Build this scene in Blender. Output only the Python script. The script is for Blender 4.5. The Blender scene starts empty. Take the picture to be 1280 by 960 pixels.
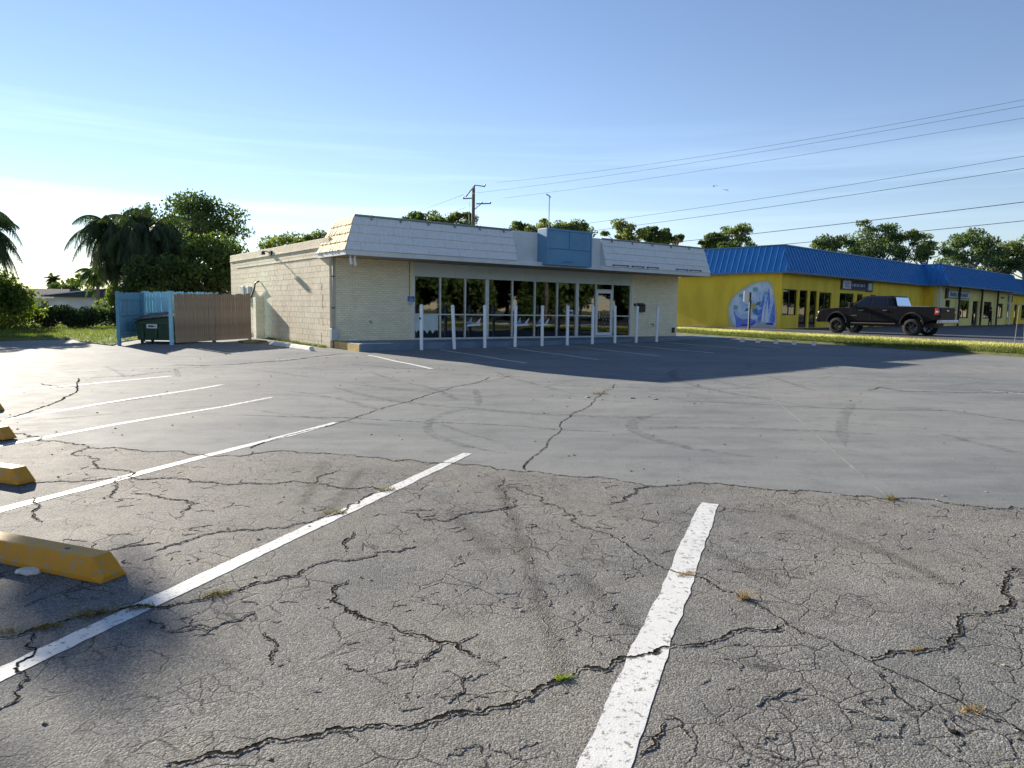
import bpy, bmesh, math, random
import numpy as np
from mathutils import Vector, Matrix
R = math.radians
S = bpy.context.scene
COL = S.collection
# ------------------------------------------------------------------ camera
cam_d = bpy.data.cameras.new("camera"); cam = bpy.data.objects.new("camera", cam_d); COL.objects.link(cam)
cam_d.sensor_width = 36.0; cam_d.lens = 893.0 / 1280.0 * 36.0; cam_d.clip_end = 6000; cam_d.clip_start = 0.05
cam.matrix_world = Matrix.Translation((0, 0, 1.6)) @ Matrix.Rotation(R(90 - 5.95), 4, 'X') @ Matrix.Rotation(R(.85), 4, 'Z')
S.camera = cam
S.render.resolution_x, S.render.resolution_y = 1024, 768
# ------------------------------------------------------------------ light
SUN_EL, SUN_AZ = 20.0, 42.5            # azimuth in degrees to the left of +Y
SUN_STRENGTH, SKY_STRENGTH, EXPOSURE = 5.0, 0.070, 1.32
W = bpy.data.worlds.new("World"); S.world = W; W.use_nodes = True
nt = W.node_tree; nt.nodes.clear()
def N(tree, kind, **kw):
    n = tree.nodes.new(kind)
    for k, v in kw.items(): setattr(n, k, v)
    return n
sky = N(nt, 'ShaderNodeTexSky', sky_type='NISHITA', sun_disc=False, sun_elevation=R(SUN_EL), sun_rotation=R(-SUN_AZ),
        altitude=0, air_density=1.0, dust_density=0.0, ozone_density=2.4)
tcw = N(nt, 'ShaderNodeTexCoord'); mp = N(nt, 'ShaderNodeMapping'); mp.inputs['Scale'].default_value = (1.0, 1.0, 24.0)
nz = N(nt, 'ShaderNodeTexNoise'); nz.inputs['Scale'].default_value = 1.7; nz.inputs['Detail'].default_value = 7; nz.inputs['Roughness'].default_value = .52
rp = N(nt, 'ShaderNodeValToRGB'); rp.color_ramp.elements[0].position = .47; rp.color_ramp.elements[1].position = .72
sepw = N(nt, 'ShaderNodeSeparateXYZ')
band = N(nt, 'ShaderNodeValToRGB')      # thin cirrus lies in a low layer all round the horizon
band.color_ramp.elements[0].position = .09; band.color_ramp.elements[0].color = (0, 0, 0, 1)
e = band.color_ramp.elements.new(.15); e.color = (1, 1, 1, 1)
e = band.color_ramp.elements.new(.20); e.color = (.7, .7, .7, 1)
band.color_ramp.elements[-1].position = .255; band.color_ramp.elements[-1].color = (0, 0, 0, 1)
mulw = N(nt, 'ShaderNodeMath', operation='MULTIPLY'); mul2 = N(nt, 'ShaderNodeMath', operation='MULTIPLY'); mul2.inputs[1].default_value = .85
mixw = N(nt, 'ShaderNodeMix', data_type='RGBA'); bright = N(nt, 'ShaderNodeMix', data_type='RGBA', blend_type='MULTIPLY')
bright.inputs[0].default_value = 1; bright.inputs[7].default_value = (1.42, 1.32, 1.22, 1)
bg = N(nt, 'ShaderNodeBackground'); bg.inputs['Strength'].default_value = SKY_STRENGTH; ow = N(nt, 'ShaderNodeOutputWorld')
L = nt.links.new
L(tcw.outputs['Generated'], mp.inputs['Vector']); L(mp.outputs[0], nz.inputs['Vector']); L(nz.outputs['Fac'], rp.inputs[0])
L(tcw.outputs['Generated'], sepw.inputs[0]); L(sepw.outputs['Z'], band.inputs[0])
L(rp.outputs[0], mulw.inputs[0]); L(band.outputs[0], mulw.inputs[1]); L(mulw.outputs[0], mul2.inputs[0])
L(mul2.outputs[0], mixw.inputs[0]); L(sky.outputs[0], mixw.inputs[6]); L(sky.outputs[0], bright.inputs[6]); L(bright.outputs[2], mixw.inputs[7])
wb = N(nt, 'ShaderNodeMix', data_type='RGBA', blend_type='MULTIPLY'); wb.inputs[0].default_value = 1; wb.inputs[7].default_value = (.98, .90, .94, 1)   # camera white balance of the whole sky
L(mixw.outputs[2], wb.inputs[6]); L(wb.outputs[2], bg.inputs['Color']); L(bg.outputs[0], ow.inputs['Surface'])
sl = bpy.data.lights.new("sun", 'SUN'); sl.energy = SUN_STRENGTH; sl.angle = R(.53); sl.color = (1.0, .91, .77)
so = bpy.data.objects.new("sun", sl); COL.objects.link(so); so.location = (-40, 45, 30)
az, el = R(SUN_AZ), R(SUN_EL)
to_sun = Vector((-math.sin(az) * math.cos(el), math.cos(az) * math.cos(el), math.sin(el)))
so.rotation_euler = to_sun.to_track_quat('Z', 'Y').to_euler()
vs = S.view_settings; vs.view_transform = 'Standard'; vs.look = 'None'; vs.gamma = 1; vs.exposure = EXPOSURE; vs.use_curve_mapping = False

# ------------------------------------------------------------------ helpers
def tag(o, label=None, cat=None, group=None, kind=None):
    if label: o['label'] = label
    if cat: o['category'] = cat
    if group: o['group'] = group
    if kind: o['kind'] = kind
    return o
def empty(name, loc, rz=0, **kw):
    o = bpy.data.objects.new(name, None); COL.objects.link(o); o.location = loc; o.rotation_euler = (0, 0, rz)
    o.empty_display_size = .2
    return tag(o, **kw)
def link(name, me, mats, parent=None, loc=None, rz=None):
    o = bpy.data.objects.new(name, me); COL.objects.link(o)
    if mats is not None and len(me.materials) == 0:
        for m in (mats if isinstance(mats, (list, tuple)) else [mats]): me.materials.append(m)
    if parent: o.parent = parent
    if loc is not None: o.location = loc
    if rz is not None: o.rotation_euler = (0, 0, rz)
    return o
def copy_tree(o, parent=None):
    c = o.copy(); COL.objects.link(c); c.parent = parent
    for ch in list(o.children): copy_tree(ch, c)
    return c
class MB:
    def __init__(s): s.v, s.f, s.m = [], [], []
    def add(s, vs, fs, mi=0):
        b = len(s.v); s.v += [tuple(p) for p in vs]; s.f += [tuple(b + i for i in f) for f in fs]; s.m += [mi] * len(fs); return s
    def hexa(s, p, mi=0):      # bottom 4 then top 4
        return s.add(p, [(3, 2, 1, 0), (4, 5, 6, 7), (0, 1, 5, 4), (1, 2, 6, 5), (2, 3, 7, 6), (3, 0, 4, 7)], mi)
    def box(s, x0, x1, y0, y1, z0, z1, mi=0):
        return s.hexa([(x0, y0, z0), (x1, y0, z0), (x1, y1, z0), (x0, y1, z0), (x0, y0, z1), (x1, y0, z1), (x1, y1, z1), (x0, y1, z1)], mi)
    def tube(s, pts, r, n=8, mi=0, cap=True):
        pts = [Vector(p) for p in pts]; rs = r if isinstance(r, (list, tuple)) else [r] * len(pts)
        b = len(s.v)
        for i, p in enumerate(pts):
            d = (pts[min(i + 1, len(pts) - 1)] - pts[max(i - 1, 0)]).normalized()
            a = Vector((0, 0, 1)) if abs(d.z) < .9 else Vector((1, 0, 0))
            e1 = d.cross(a).normalized(); e2 = d.cross(e1)
            for k in range(n):
                q = p + (e1 * math.cos(2 * math.pi * k / n) + e2 * math.sin(2 * math.pi * k / n)) * rs[i]
                s.v.append(tuple(q))
        for i in range(len(pts) - 1):
            for k in range(n):
                s.f.append((b + i * n + k, b + i * n + (k + 1) % n, b + (i + 1) * n + (k + 1) % n, b + (i + 1) * n + k)); s.m.append(mi)
        if cap:
            s.f.append(tuple(b + k for k in reversed(range(n)))); s.m.append(mi)
            e = b + (len(pts) - 1) * n; s.f.append(tuple(e + k for k in range(n))); s.m.append(mi)
        return s
    def prism(s, poly, h0, h1, axis='y', mi=0):   # poly of (a,b); extruded along axis
        n = len(poly)
        f = {'y': lambda a, b, h: (a, h, b), 'x': lambda a, b, h: (h, a, b), 'z': lambda a, b, h: (a, b, h)}[axis]
        vs = [f(a, b, h0) for a, b in poly] + [f(a, b, h1) for a, b in poly]
        fs = [tuple(range(n)), tuple(reversed(range(n, 2 * n)))] + [(i, i + n, (i + 1) % n + n, (i + 1) % n) for i in range(n)]
        return s.add(vs, fs, mi)
    def mesh(s, name, smooth=False):
        me = bpy.data.meshes.new(name); me.from_pydata(s.v, [], s.f); me.polygons.foreach_set('material_index', s.m)
        bm = bmesh.new(); bm.from_mesh(me); bmesh.ops.recalc_face_normals(bm, faces=bm.faces); bm.to_mesh(me); bm.free()
        if smooth: me.polygons.foreach_set('use_smooth', [True] * len(me.polygons))
        me.update(); return me
    def build(s, name, mats, parent=None, loc=None, rz=None, smooth=False, bevel=0, seg=2):
        o = link(name, s.mesh(name, smooth), mats, parent, loc, rz)
        if bevel:
            b = o.modifiers.new("bevel", 'BEVEL'); b.width = bevel; b.segments = seg; b.limit_method = 'ANGLE'; b.angle_limit = R(35)
        return o
def raw_mesh(name, V, F, k):       # V (n,3) array, F (m,k) array, fast path
    me = bpy.data.meshes.new(name); V = np.asarray(V, np.float32); F = np.asarray(F, np.int32)
    me.vertices.add(len(V)); me.vertices.foreach_set('co', V.ravel())
    me.loops.add(F.size); me.loops.foreach_set('vertex_index', F.ravel())
    me.polygons.add(len(F)); me.polygons.foreach_set('loop_start', np.arange(0, F.size, k, dtype=np.int32))
    me.polygons.foreach_set('loop_total', np.full(len(F), k, np.int32)); me.update(calc_edges=True); return me
# terrain of the place: the lot climbs gently towards the shop
def und(x, y): return .005 * np.sin(1.7 * x + .6 * y) * np.sin(1.1 * y - .4 * x) + .004 * np.sin(.8 * x - 2.3 * y + 1)
def G0(x, y): return .0105 * np.clip(y, -40, 45) + .005 * np.clip(x, -40, 22)
def G(x, y): return float(G0(x, y) + und(x, y))

# ------------------------------------------------------------------ materials
MATS = {}
def pm(name, c1, c2=None, scale=4.0, rough=.7, bump=0.0, bscale=60.0, metal=0.0, spec=.5, island=0.0, detail=5, stretch=(1, 1, 1), dist=.02, lo=.35, hi=.65):
    m = bpy.data.materials.new(name); m.use_nodes = True; t = m.node_tree; p = t.nodes['Principled BSDF']; l = t.links.new
    c2 = c2 or tuple(min(1, c * 1.25) for c in c1)
    tc = N(t, 'ShaderNodeTexCoord'); mpn = N(t, 'ShaderNodeMapping'); mpn.inputs['Scale'].default_value = stretch
    l(tc.outputs['Object'], mpn.inputs['Vector'])
    nn = N(t, 'ShaderNodeTexNoise'); nn.inputs['Scale'].default_value = scale; nn.inputs['Detail'].default_value = detail; nn.inputs['Roughness'].default_value = .6
    l(mpn.outputs[0], nn.inputs['Vector'])
    rr = N(t, 'ShaderNodeValToRGB'); rr.color_ramp.elements[0].position = lo; rr.color_ramp.elements[1].position = hi
    rr.color_ramp.elements[0].color = (*c1, 1); rr.color_ramp.elements[1].color = (*c2, 1)
    l(nn.outputs['Fac'], rr.inputs[0]); out = rr.outputs[0]
    if island:
        gi = N(t, 'ShaderNodeNewGeometry'); mr = N(t, 'ShaderNodeMapRange'); mr.inputs['To Min'].default_value = 1 - island; mr.inputs['To Max'].default_value = 1 + island * .6
        l(gi.outputs['Random Per Island'], mr.inputs['Value'])
        mx = N(t, 'ShaderNodeMix', data_type='RGBA', blend_type='MULTIPLY'); mx.inputs[0].default_value = 1
        cb = N(t, 'ShaderNodeCombineColor')
        for k in range(3): l(mr.outputs[0], cb.inputs[k])
        l(out, mx.inputs[6]); l(cb.outputs[0], mx.inputs[7]); out = mx.outputs[2]
    l(out, p.inputs['Base Color'])
    p.inputs['Roughness'].default_value = rough; p.inputs['Metallic'].default_value = metal; p.inputs['Specular IOR Level'].default_value = spec
    if bump:
        bn = N(t, 'ShaderNodeTexNoise'); bn.inputs['Scale'].default_value = bscale; bn.inputs['Detail'].default_value = 4
        l(mpn.outputs[0], bn.inputs['Vector']); bu = N(t, 'ShaderNodeBump'); bu.inputs['Strength'].default_value = bump; bu.inputs['Distance'].default_value = dist
        l(bn.outputs['Fac'], bu.inputs['Height']); l(bu.outputs[0], p.inputs['Normal'])
    MATS[name] = m; return m
def leafmat(name, c1, c2, scale=.9, trans=.35):
    m = bpy.data.materials.new(name); m.use_nodes = True; t = m.node_tree; t.nodes.clear(); l = t.links.new
    o = N(t, 'ShaderNodeOutputMaterial'); gi = N(t, 'ShaderNodeNewGeometry'); tc = N(t, 'ShaderNodeTexCoord')
    nn = N(t, 'ShaderNodeTexNoise'); nn.inputs['Scale'].default_value = scale; nn.inputs['Detail'].default_value = 3; l(tc.outputs['Object'], nn.inputs['Vector'])
    ad = N(t, 'ShaderNodeMath', operation='ADD'); ml = N(t, 'ShaderNodeMath', operation='MULTIPLY'); ml.inputs[1].default_value = .5
    l(gi.outputs['Random Per Island'], ml.inputs[0]); l(ml.outputs[0], ad.inputs[0]); l(nn.outputs['Fac'], ad.inputs[1])
    rr = N(t, 'ShaderNodeValToRGB'); rr.color_ramp.elements[0].position = .45; rr.color_ramp.elements[1].position = 1.05 if False else 1.0
    rr.color_ramp.elements[0].color = (*c1, 1); rr.color_ramp.elements[1].color = (*c2, 1); l(ad.outputs[0], rr.inputs[0])
    d = N(t, 'ShaderNodeBsdfPrincipled'); d.inputs['Roughness'].default_value = .55; d.inputs['Specular IOR Level'].default_value = .3
    tr = N(t, 'ShaderNodeBsdfTranslucent'); mx = N(t, 'ShaderNodeMixShader'); mx.inputs[0].default_value = trans
    br = N(t, 'ShaderNodeMix', data_type='RGBA', blend_type='MULTIPLY'); br.inputs[0].default_value = 1; br.inputs[7].default_value = (1.5, 1.6, .7, 1)
    l(rr.outputs[0], d.inputs['Base Color']); l(rr.outputs[0], br.inputs[6]); l(br.outputs[2], tr.inputs['Color'])
    l(d.outputs[0], mx.inputs[1]); l(tr.outputs[0], mx.inputs[2]); l(mx.outputs[0], o.inputs['Surface'])
    MATS[name] = m; return m
def glassmat(name, tint, refl=.12, rough=.02):
    m = bpy.data.materials.new(name); m.use_nodes = True; t = m.node_tree; t.nodes.clear(); l = t.links.new
    o = N(t, 'ShaderNodeOutputMaterial'); tr = N(t, 'ShaderNodeBsdfTransparent'); tr.inputs['Color'].default_value = (*tint, 1)
    gl = N(t, 'ShaderNodeBsdfGlossy'); gl.inputs['Roughness'].default_value = rough; gl.inputs['Color'].default_value = (.9, .95, 1, 1)
    fr = N(t, 'ShaderNodeFresnel'); fr.inputs['IOR'].default_value = 1.5
    ad = N(t, 'ShaderNodeMath', operation='ADD'); ad.use_clamp = True; ad.inputs[1].default_value = refl; l(fr.outputs[0], ad.inputs[0])
    tc = N(t, 'ShaderNodeTexCoord'); nn = N(t, 'ShaderNodeTexNoise'); nn.inputs['Scale'].default_value = 1.3; l(tc.outputs['Object'], nn.inputs['Vector'])
    bu = N(t, 'ShaderNodeBump'); bu.inputs['Strength'].default_value = .03; bu.inputs['Distance'].default_value = .05; l(nn.outputs['Fac'], bu.inputs['Height']); l(bu.outputs[0], gl.inputs['Normal'])
    mx = N(t, 'ShaderNodeMixShader'); l(ad.outputs[0], mx.inputs[0]); l(tr.outputs[0], mx.inputs[1]); l(gl.outputs[0], mx.inputs[2]); l(mx.outputs[0], o.inputs['Surface'])
    MATS[name] = m; return m
def asphalt(name):
    m = bpy.data.materials.new(name); m.use_nodes = True; t = m.node_tree; p = t.nodes['Principled BSDF']; l = t.links.new
    tc = N(t, 'ShaderNodeTexCoord'); P = tc.outputs['Object']
    def noise(sc, det=5, st=None, ro=.6):
        n = N(t, 'ShaderNodeTexNoise'); n.inputs['Scale'].default_value = sc; n.inputs['Detail'].default_value = det; n.inputs['Roughness'].default_value = ro
        if st:
            k = N(t, 'ShaderNodeMapping'); k.inputs['Scale'].default_value = st; k.inputs['Rotation'].default_value = (0, 0, R(-12)); l(P, k.inputs['Vector']); l(k.outputs[0], n.inputs['Vector'])
        else: l(P, n.inputs['Vector'])
        return n
    def ramp(src, a, b, ca=(0, 0, 0), cb=(1, 1, 1)):
        r = N(t, 'ShaderNodeValToRGB'); r.color_ramp.elements[0].position = a; r.color_ramp.elements[1].position = b
        r.color_ramp.elements[0].color = (*ca, 1); r.color_ramp.elements[1].color = (*cb, 1); l(src, r.inputs[0]); return r.outputs[0]
    def mix(f, a, b, bt='MIX'):
        x = N(t, 'ShaderNodeMix', data_type='RGBA', blend_type=bt)
        if isinstance(f, (int, float)): x.inputs[0].default_value = f
        else: l(f, x.inputs[0])
        for i, q in ((6, a), (7, b)):
            if isinstance(q, tuple): x.inputs[i].default_value = (*q, 1)
            else: l(q, x.inputs[i])
        return x.outputs[2]
    def mth(op, a, b=None):
        x = N(t, 'ShaderNodeMath', operation=op)
        for i, q in ((0, a), (1, b)):
            if q is None: continue
            if isinstance(q, (int, float)): x.inputs[i].default_value = q
            else: l(q, x.inputs[i])
        return x.outputs[0]
    zone = N(t, 'ShaderNodeAttribute', attribute_name='sealed').outputs['Fac']; rav = N(t, 'ShaderNodeAttribute', attribute_name='ravel').outputs['Fac']
    big = noise(.55, 6).outputs['Fac']; mid = noise(3.2, 6).outputs['Fac']; fine = noise(140, 3).outputs['Fac']; fine2 = noise(260, 2).outputs['Fac']
    vo = N(t, 'ShaderNodeTexVoronoi'); vo.inputs['Scale'].default_value = 120; l(P, vo.inputs['Vector']); agg = vo.outputs['Distance']
    near = mix(ramp(big, .36, .64), (.150, .160, .157), (.285, .262, .23)); near = mix(ramp(mid, .42, .7), near, mix(.5, near, (.32, .315, .30)))
    streak = noise(1.0, 7, (.45, 2.4, 1), .68).outputs['Fac']; wide = noise(.25, 4).outputs['Fac']
    seal = mix(ramp(streak, .35, .68), (.155, .168, .171), (.225, .237, .238)); seal = mix(ramp(wide, .38, .66), seal, mix(.6, seal, (.30, .295, .28))); seal = mix(mth('MULTIPLY', ramp(noise(2.6, 7, None, .7).outputs['Fac'], .50, .72), .5), seal, (.115, .12, .122)); seal = mix(ramp(noise(11, 3).outputs['Fac'], .70, .76), seal, (.06, .06, .06))
    col = mix(zone, near, seal)
    # crazing of the old surface: light dust in a fine net and dark hairline cracks
    wv = noise(9, 3).outputs['Color']; warp = N(t, 'ShaderNodeVectorMath', operation='MULTIPLY_ADD'); l(wv, warp.inputs[0]); warp.inputs[1].default_value = (.08, .08, 0); l(P, warp.inputs[2])
    def edge(sc):
        v = N(t, 'ShaderNodeTexVoronoi', feature='DISTANCE_TO_EDGE'); v.inputs['Scale'].default_value = sc; l(warp.outputs[0], v.inputs['Vector']); return v.outputs['Distance']
    old = mth('SUBTRACT', 1.0, zone)
    net = mth('MULTIPLY', mth('MULTIPLY', ramp(edge(19), .01, .07, (1, 1, 1), (0, 0, 0)), ramp(noise(.9, 3).outputs['Fac'], .40, .56)), old)
    col = mix(mth('MULTIPLY', net, .42), col, (.42, .41, .38))
    hair = mth('MULTIPLY', mth('MULTIPLY', ramp(edge(5.0), .008, .026, (1, 1, 1), (0, 0, 0)), ramp(noise(1.7, 4).outputs['Fac'], .46, .58)), old)
    hair2 = mth('MULTIPLY', mth('MULTIPLY', ramp(edge(12), .012, .045, (1, 1, 1), (0, 0, 0)), ramp(noise(1.3, 4).outputs['Fac'], .52, .62)), old)
    col = mix(mth('MULTIPLY', hair2, .6), col, (.045, .042, .038)); hair = mth('MAXIMUM', hair, mth('MULTIPLY', hair2, .6))
    col = mix(mth('MULTIPLY', hair, .85), col, (.022, .02, .018))
    col = mix(mth('MULTIPLY', ramp(agg, .15, .6), mth('ADD', .18, mth('MULTIPLY', old, .30))), col, (.05, .048, .045)); col = mix(mth('MULTIPLY', ramp(fine2, .55, .68), mth('ADD', .3, mth('MULTIPLY', old, .6))), col, mix(.6, col, (.42, .39, .35))); col = mix(mth('MULTIPLY', ramp(fine, .57, .66), mth('ADD', .15, mth('MULTIPLY', old, .55))), col, (.06, .057, .052)); col = mix(mth('MULTIPLY', ramp(noise(7, 6, None, .75).outputs['Fac'], .52, .70), mth('MULTIPLY', old, .5)), col, (.085, .083, .08))
    stn = N(t, 'ShaderNodeSeparateColor'); l(vo.outputs['Color'], stn.inputs[0]); sv = N(t, 'ShaderNodeMapRange'); sv.inputs['To Min'].default_value = .55; sv.inputs['To Max'].default_value = 1.5; l(stn.outputs[0], sv.inputs['Value']); scb = N(t, 'ShaderNodeCombineColor')
    for k in range(3): l(sv.outputs[0], scb.inputs[k])
    col = mix(mth('ADD', .22, mth('MULTIPLY', old, .48)), col, mix(1.0, col, scb.outputs[0], 'MULTIPLY'))
    col = mix(mth('MULTIPLY', rav, .38), col, (.055, .053, .05))
    l(col, p.inputs['Base Color']); p.inputs['Specular IOR Level'].default_value = .5; p.inputs['IOR'].default_value = 1.14
    rg = N(t, 'ShaderNodeMapRange'); rg.inputs['To Min'].default_value = .74; rg.inputs['To Max'].default_value = .76; l(zone, rg.inputs['Value'])
    l(mth('ADD', rg.outputs[0], mth('MULTIPLY', mth('SUBTRACT', mid, .5), .25)), p.inputs['Roughness'])
    h = mth('ADD', mth('MULTIPLY', fine, .5), mth('MULTIPLY', agg, -.5))
    h = mth('MULTIPLY', h, mth('ADD', mth('ADD', mth('MULTIPLY', old, .8), .25), mth('MULTIPLY', rav, 4.5)))
    h = mth('SUBTRACT', h, mth('MULTIPLY', hair, 1.0)); h = mth('SUBTRACT', h, mth('MULTIPLY', net, .25)); h = mth('ADD', h, mth('MULTIPLY', noise(55, 8, None, .8).outputs['Fac'], mth('ADD', .10, mth('MULTIPLY', old, .25))))
    bu = N(t, 'ShaderNodeBump'); bu.inputs['Strength'].default_value = 1.0; bu.inputs['Distance'].default_value = .0042; l(h, bu.inputs['Height']); l(bu.outputs[0], p.inputs['Normal'])
    MATS[name] = m; return m
asphalt('asphalt')
pm('crack_fill', (.014, .013, .012), (.045, .041, .035), 30, 1.0, .5, 200, spec=0)
pm('asphalt_side', (.05, .05, .053), (.075, .075, .078), 1.2, .7, .3, 90)
def paint(name, c, wear, thr=.60, sc=22):
    m = pm(name, c, tuple(x * .9 for x in c), 7, .6, .35, 120, dist=.004); t = m.node_tree; p = t.nodes['Principled BSDF']; l = t.links.new
    src = p.inputs['Base Color'].links[0].from_socket
    tc = N(t, 'ShaderNodeTexCoord'); n = N(t, 'ShaderNodeTexNoise'); n.inputs['Scale'].default_value = sc; n.inputs['Detail'].default_value = 8; n.inputs['Roughness'].default_value = .72; l(tc.outputs['Object'], n.inputs['Vector'])
    r = N(t, 'ShaderNodeValToRGB'); r.color_ramp.elements[0].position = thr; r.color_ramp.elements[1].position = thr + .06; l(n.outputs['Fac'], r.inputs[0])
    x = N(t, 'ShaderNodeMix', data_type='RGBA'); l(r.outputs[0], x.inputs[0]); l(src, x.inputs[6]); x.inputs[7].default_value = (*wear, 1); l(x.outputs[2], p.inputs['Base Color']); return m
paint('line_paint', (.62, .62, .60), (.22, .21, .19), .545, 30)
pm('joint_fill', (.17, .17, .16), (.25, .24, .22), 12, .9)
paint('line_worn', (.62, .62, .60), (.16, .16, .16), .49)
paint('stop_yellow', (.66, .30, .010), (.34, .31, .25), .555, 14)
paint('stop_white', (.74, .72, .66), (.35, .33, .3), .58, 9)
paint('kerb_yellow', (.66, .42, .06), (.32, .29, .22), .50, 7)
pm('concrete', (.30, .31, .32), (.40, .41, .42), 2.5, .8, .3, 60)
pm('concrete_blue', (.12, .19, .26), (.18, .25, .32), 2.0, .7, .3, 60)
pm('stone', (.25, .24, .22), (.42, .4, .37), 20, .9, .5, 60)
pm('block_cream', (.70, .60, .42), (.80, .71, .53), 1.4, .85, .5, 70, island=.06)
pm('mortar_cream', (.55, .47, .32), (.65, .57, .42), 3, .9, .4, 80)
pm('brick_cream', (.87, .78, .54), (.93, .85, .63), 2.0, .7, .35, 90, island=.07)
pm('brick_joint', (.50, .43, .27), (.58, .51, .34), 4, .9, .3, 80)
pm('shake_white', (.70, .71, .71), (.82, .82, .80), 3.0, .8, .5, 18, stretch=(6, 6, 1), island=.08)
pm('shake_cream', (.74, .60, .36), (.86, .74, .50), 3.0, .85, .6, 14, stretch=(1, 7, 1), island=.14)
pm('fascia_white', (.62, .63, .62), (.74, .75, .73), 2.0, .6, .15, 40)
pm('soffit', (.38, .27, .16), (.46, .34, .21), 3.0, .8, .2, 40)
pm('panel_white', (.58, .61, .60), (.70, .72, .71), 1.1, .55, .08, 20)
pm('header_grey', (.58, .64, .60), (.68, .73, .69), .9, .6, .08, 12)
pm('trim_green', (.16, .21, .20), (.25, .29, .27), 6, .5, .1, 40)
pm('sign_blue', (.11, .26, .42), (.14, .31, .47), 1.2, .5, .1, 10)
pm('sign_blue_dark', (.07, .17, .32), (.09, .20, .36), 3, .55)
pm('aluminium', (.62, .63, .63), (.74, .74, .74), 5, .35, .05, 80, metal=.35)
pm('white_enamel', (.78, .79, .80), (.84, .84, .85), 6, .4, .05, 40)
pm('post_white', (.66, .68, .70), (.90, .91, .92), 9, .45, .15, 30, lo=.22, hi=.40)
pm('dark_metal', (.02, .02, .022), (.04, .04, .042), 9, .45, .1, 60)
pm('grey_metal', (.28, .29, .29), (.38, .38, .38), 6, .45, .1, 60, metal=.4)
pm('utility_grey', (.42, .44, .44), (.52, .53, .52), 4, .5, .08, 40)
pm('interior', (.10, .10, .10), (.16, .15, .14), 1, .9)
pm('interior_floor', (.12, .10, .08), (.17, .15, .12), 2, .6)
pm('paper', (.50, .62, .58), (.66, .75, .71), 2.5, .9, .3, 6)
pm('decal_white', (.72, .77, .84), (.82, .84, .88), 8, .6)
pm('decal_blue', (.20, .36, .62), (.30, .46, .70), 8, .6)
pm('sign_face_blue', (.06, .14, .33), (.08, .17, .38), 6, .4)
pm('roof_grey', (.22, .22, .22), (.3, .3, .3), 2, .9)
glassmat('shop_glass', (.20, .24, .24), .08)
glassmat('far_glass', (.08, .11, .11), .04)
pm('fence_blue', (.10, .28, .42), (.14, .33, .47), 3, .7, .3, 30, island=.1, stretch=(8, 8, 1))
pm('fence_blue_lit', (.30, .64, .80), (.40, .72, .84), 3, .7, .3, 30, island=.08, stretch=(8, 8, 1))  # lighter copy of the fence blue; sunlit brightness put into the colour
pm('fence_wood', (.25, .195, .14), (.48, .385, .28), 2.5, .85, .5, 25, island=.25, stretch=(9, 9, 1))
pm('dumpster_green', (.012, .045, .024), (.022, .07, .035), 3, .5, .3, 12)
pm('lid_black', (.05, .045, .045), (.10, .09, .085), 4, .35, .15, 12)
pm('label_white', (.7, .7, .68), (.78, .78, .76), 20, .6)
pm('ink', (.03, .04, .07), (.05, .06, .09), 20, .6)
pm('wall_yellow', (.80, .52, .035), (.95, .67, .05), 1.3, .75, .3, 30, stretch=(1, 1, .35), lo=.28, hi=.6)
pm('wall_yellow_pale', (.82, .68, .20), (.86, .74, .28), .9, .75, .3, 30)
pm('roof_blue', (.012, .17, .48), (.022, .21, .55), 1.3, .38, .05, 10)
pm('roof_blue_seam', (.03, .18, .43), (.045, .22, .49), 3, .35)
pm('house_white', (.66, .67, .66), (.74, .75, .74), 1, .8, .2, 30)
pm('house_roof', (.035, .045, .06), (.06, .07, .085), 3, .9, .5, 20)
pm('bark', (.10, .075, .055), (.19, .15, .115), 4, .95, .8, 14, stretch=(3, 3, .6))
pm('bark_grey', (.17, .15, .13), (.28, .25, .22), 4, .95, .8, 14, stretch=(3, 3, .6))
pm('pole_wood', (.11, .09, .07), (.17, .14, .11), 3, .9, .4, 20, stretch=(8, 8, 1))
pm('wire', (.03, .03, .035), (.05, .05, .055), 3, .6)
pm('ceramic', (.25, .25, .27), (.35, .35, .36), 6, .3)
leafmat('leaf_dark', (.024, .050, .016), (.085, .125, .032))
leafmat('leaf_mid', (.030, .062, .014), (.095, .135, .030))
leafmat('leaf_light', (.055, .095, .018), (.15, .19, .040), trans=.45)
leafmat('leaf_palm', (.022, .045, .018), (.070, .095, .035), trans=.3)
leafmat('leaf_hedge', (.012, .026, .010), (.035, .060, .018), trans=.2)
leafmat('leaf_pine', (.05, .08, .02), (.15, .18, .045), trans=.4)
leafmat('grass_blade', (.045, .085, .012), (.16, .19, .035), .35, .4)
leafmat('grass_dry', (.16, .19, .05), (.70, .64, .34), .5, .35)
leafmat('grass_slope', (.04, .072, .012), (.15, .17, .035), .5, .3)
leafmat('weed_brown', (.10, .07, .02), (.24, .19, .05), 20, .3)
leafmat('weed_green', (.10, .16, .02), (.30, .36, .05), 20, .4)
leafmat('weed_dry', (.22, .13, .06), (.42, .30, .15), 20, .2)
pm('soil_grass', (.055, .075, .020), (.13, .13, .045), 1.6, .95, .6, 30)
pm('soil_dry', (.22, .18, .08), (.36, .29, .13), 1.6, .95, .6, 30)

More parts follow.
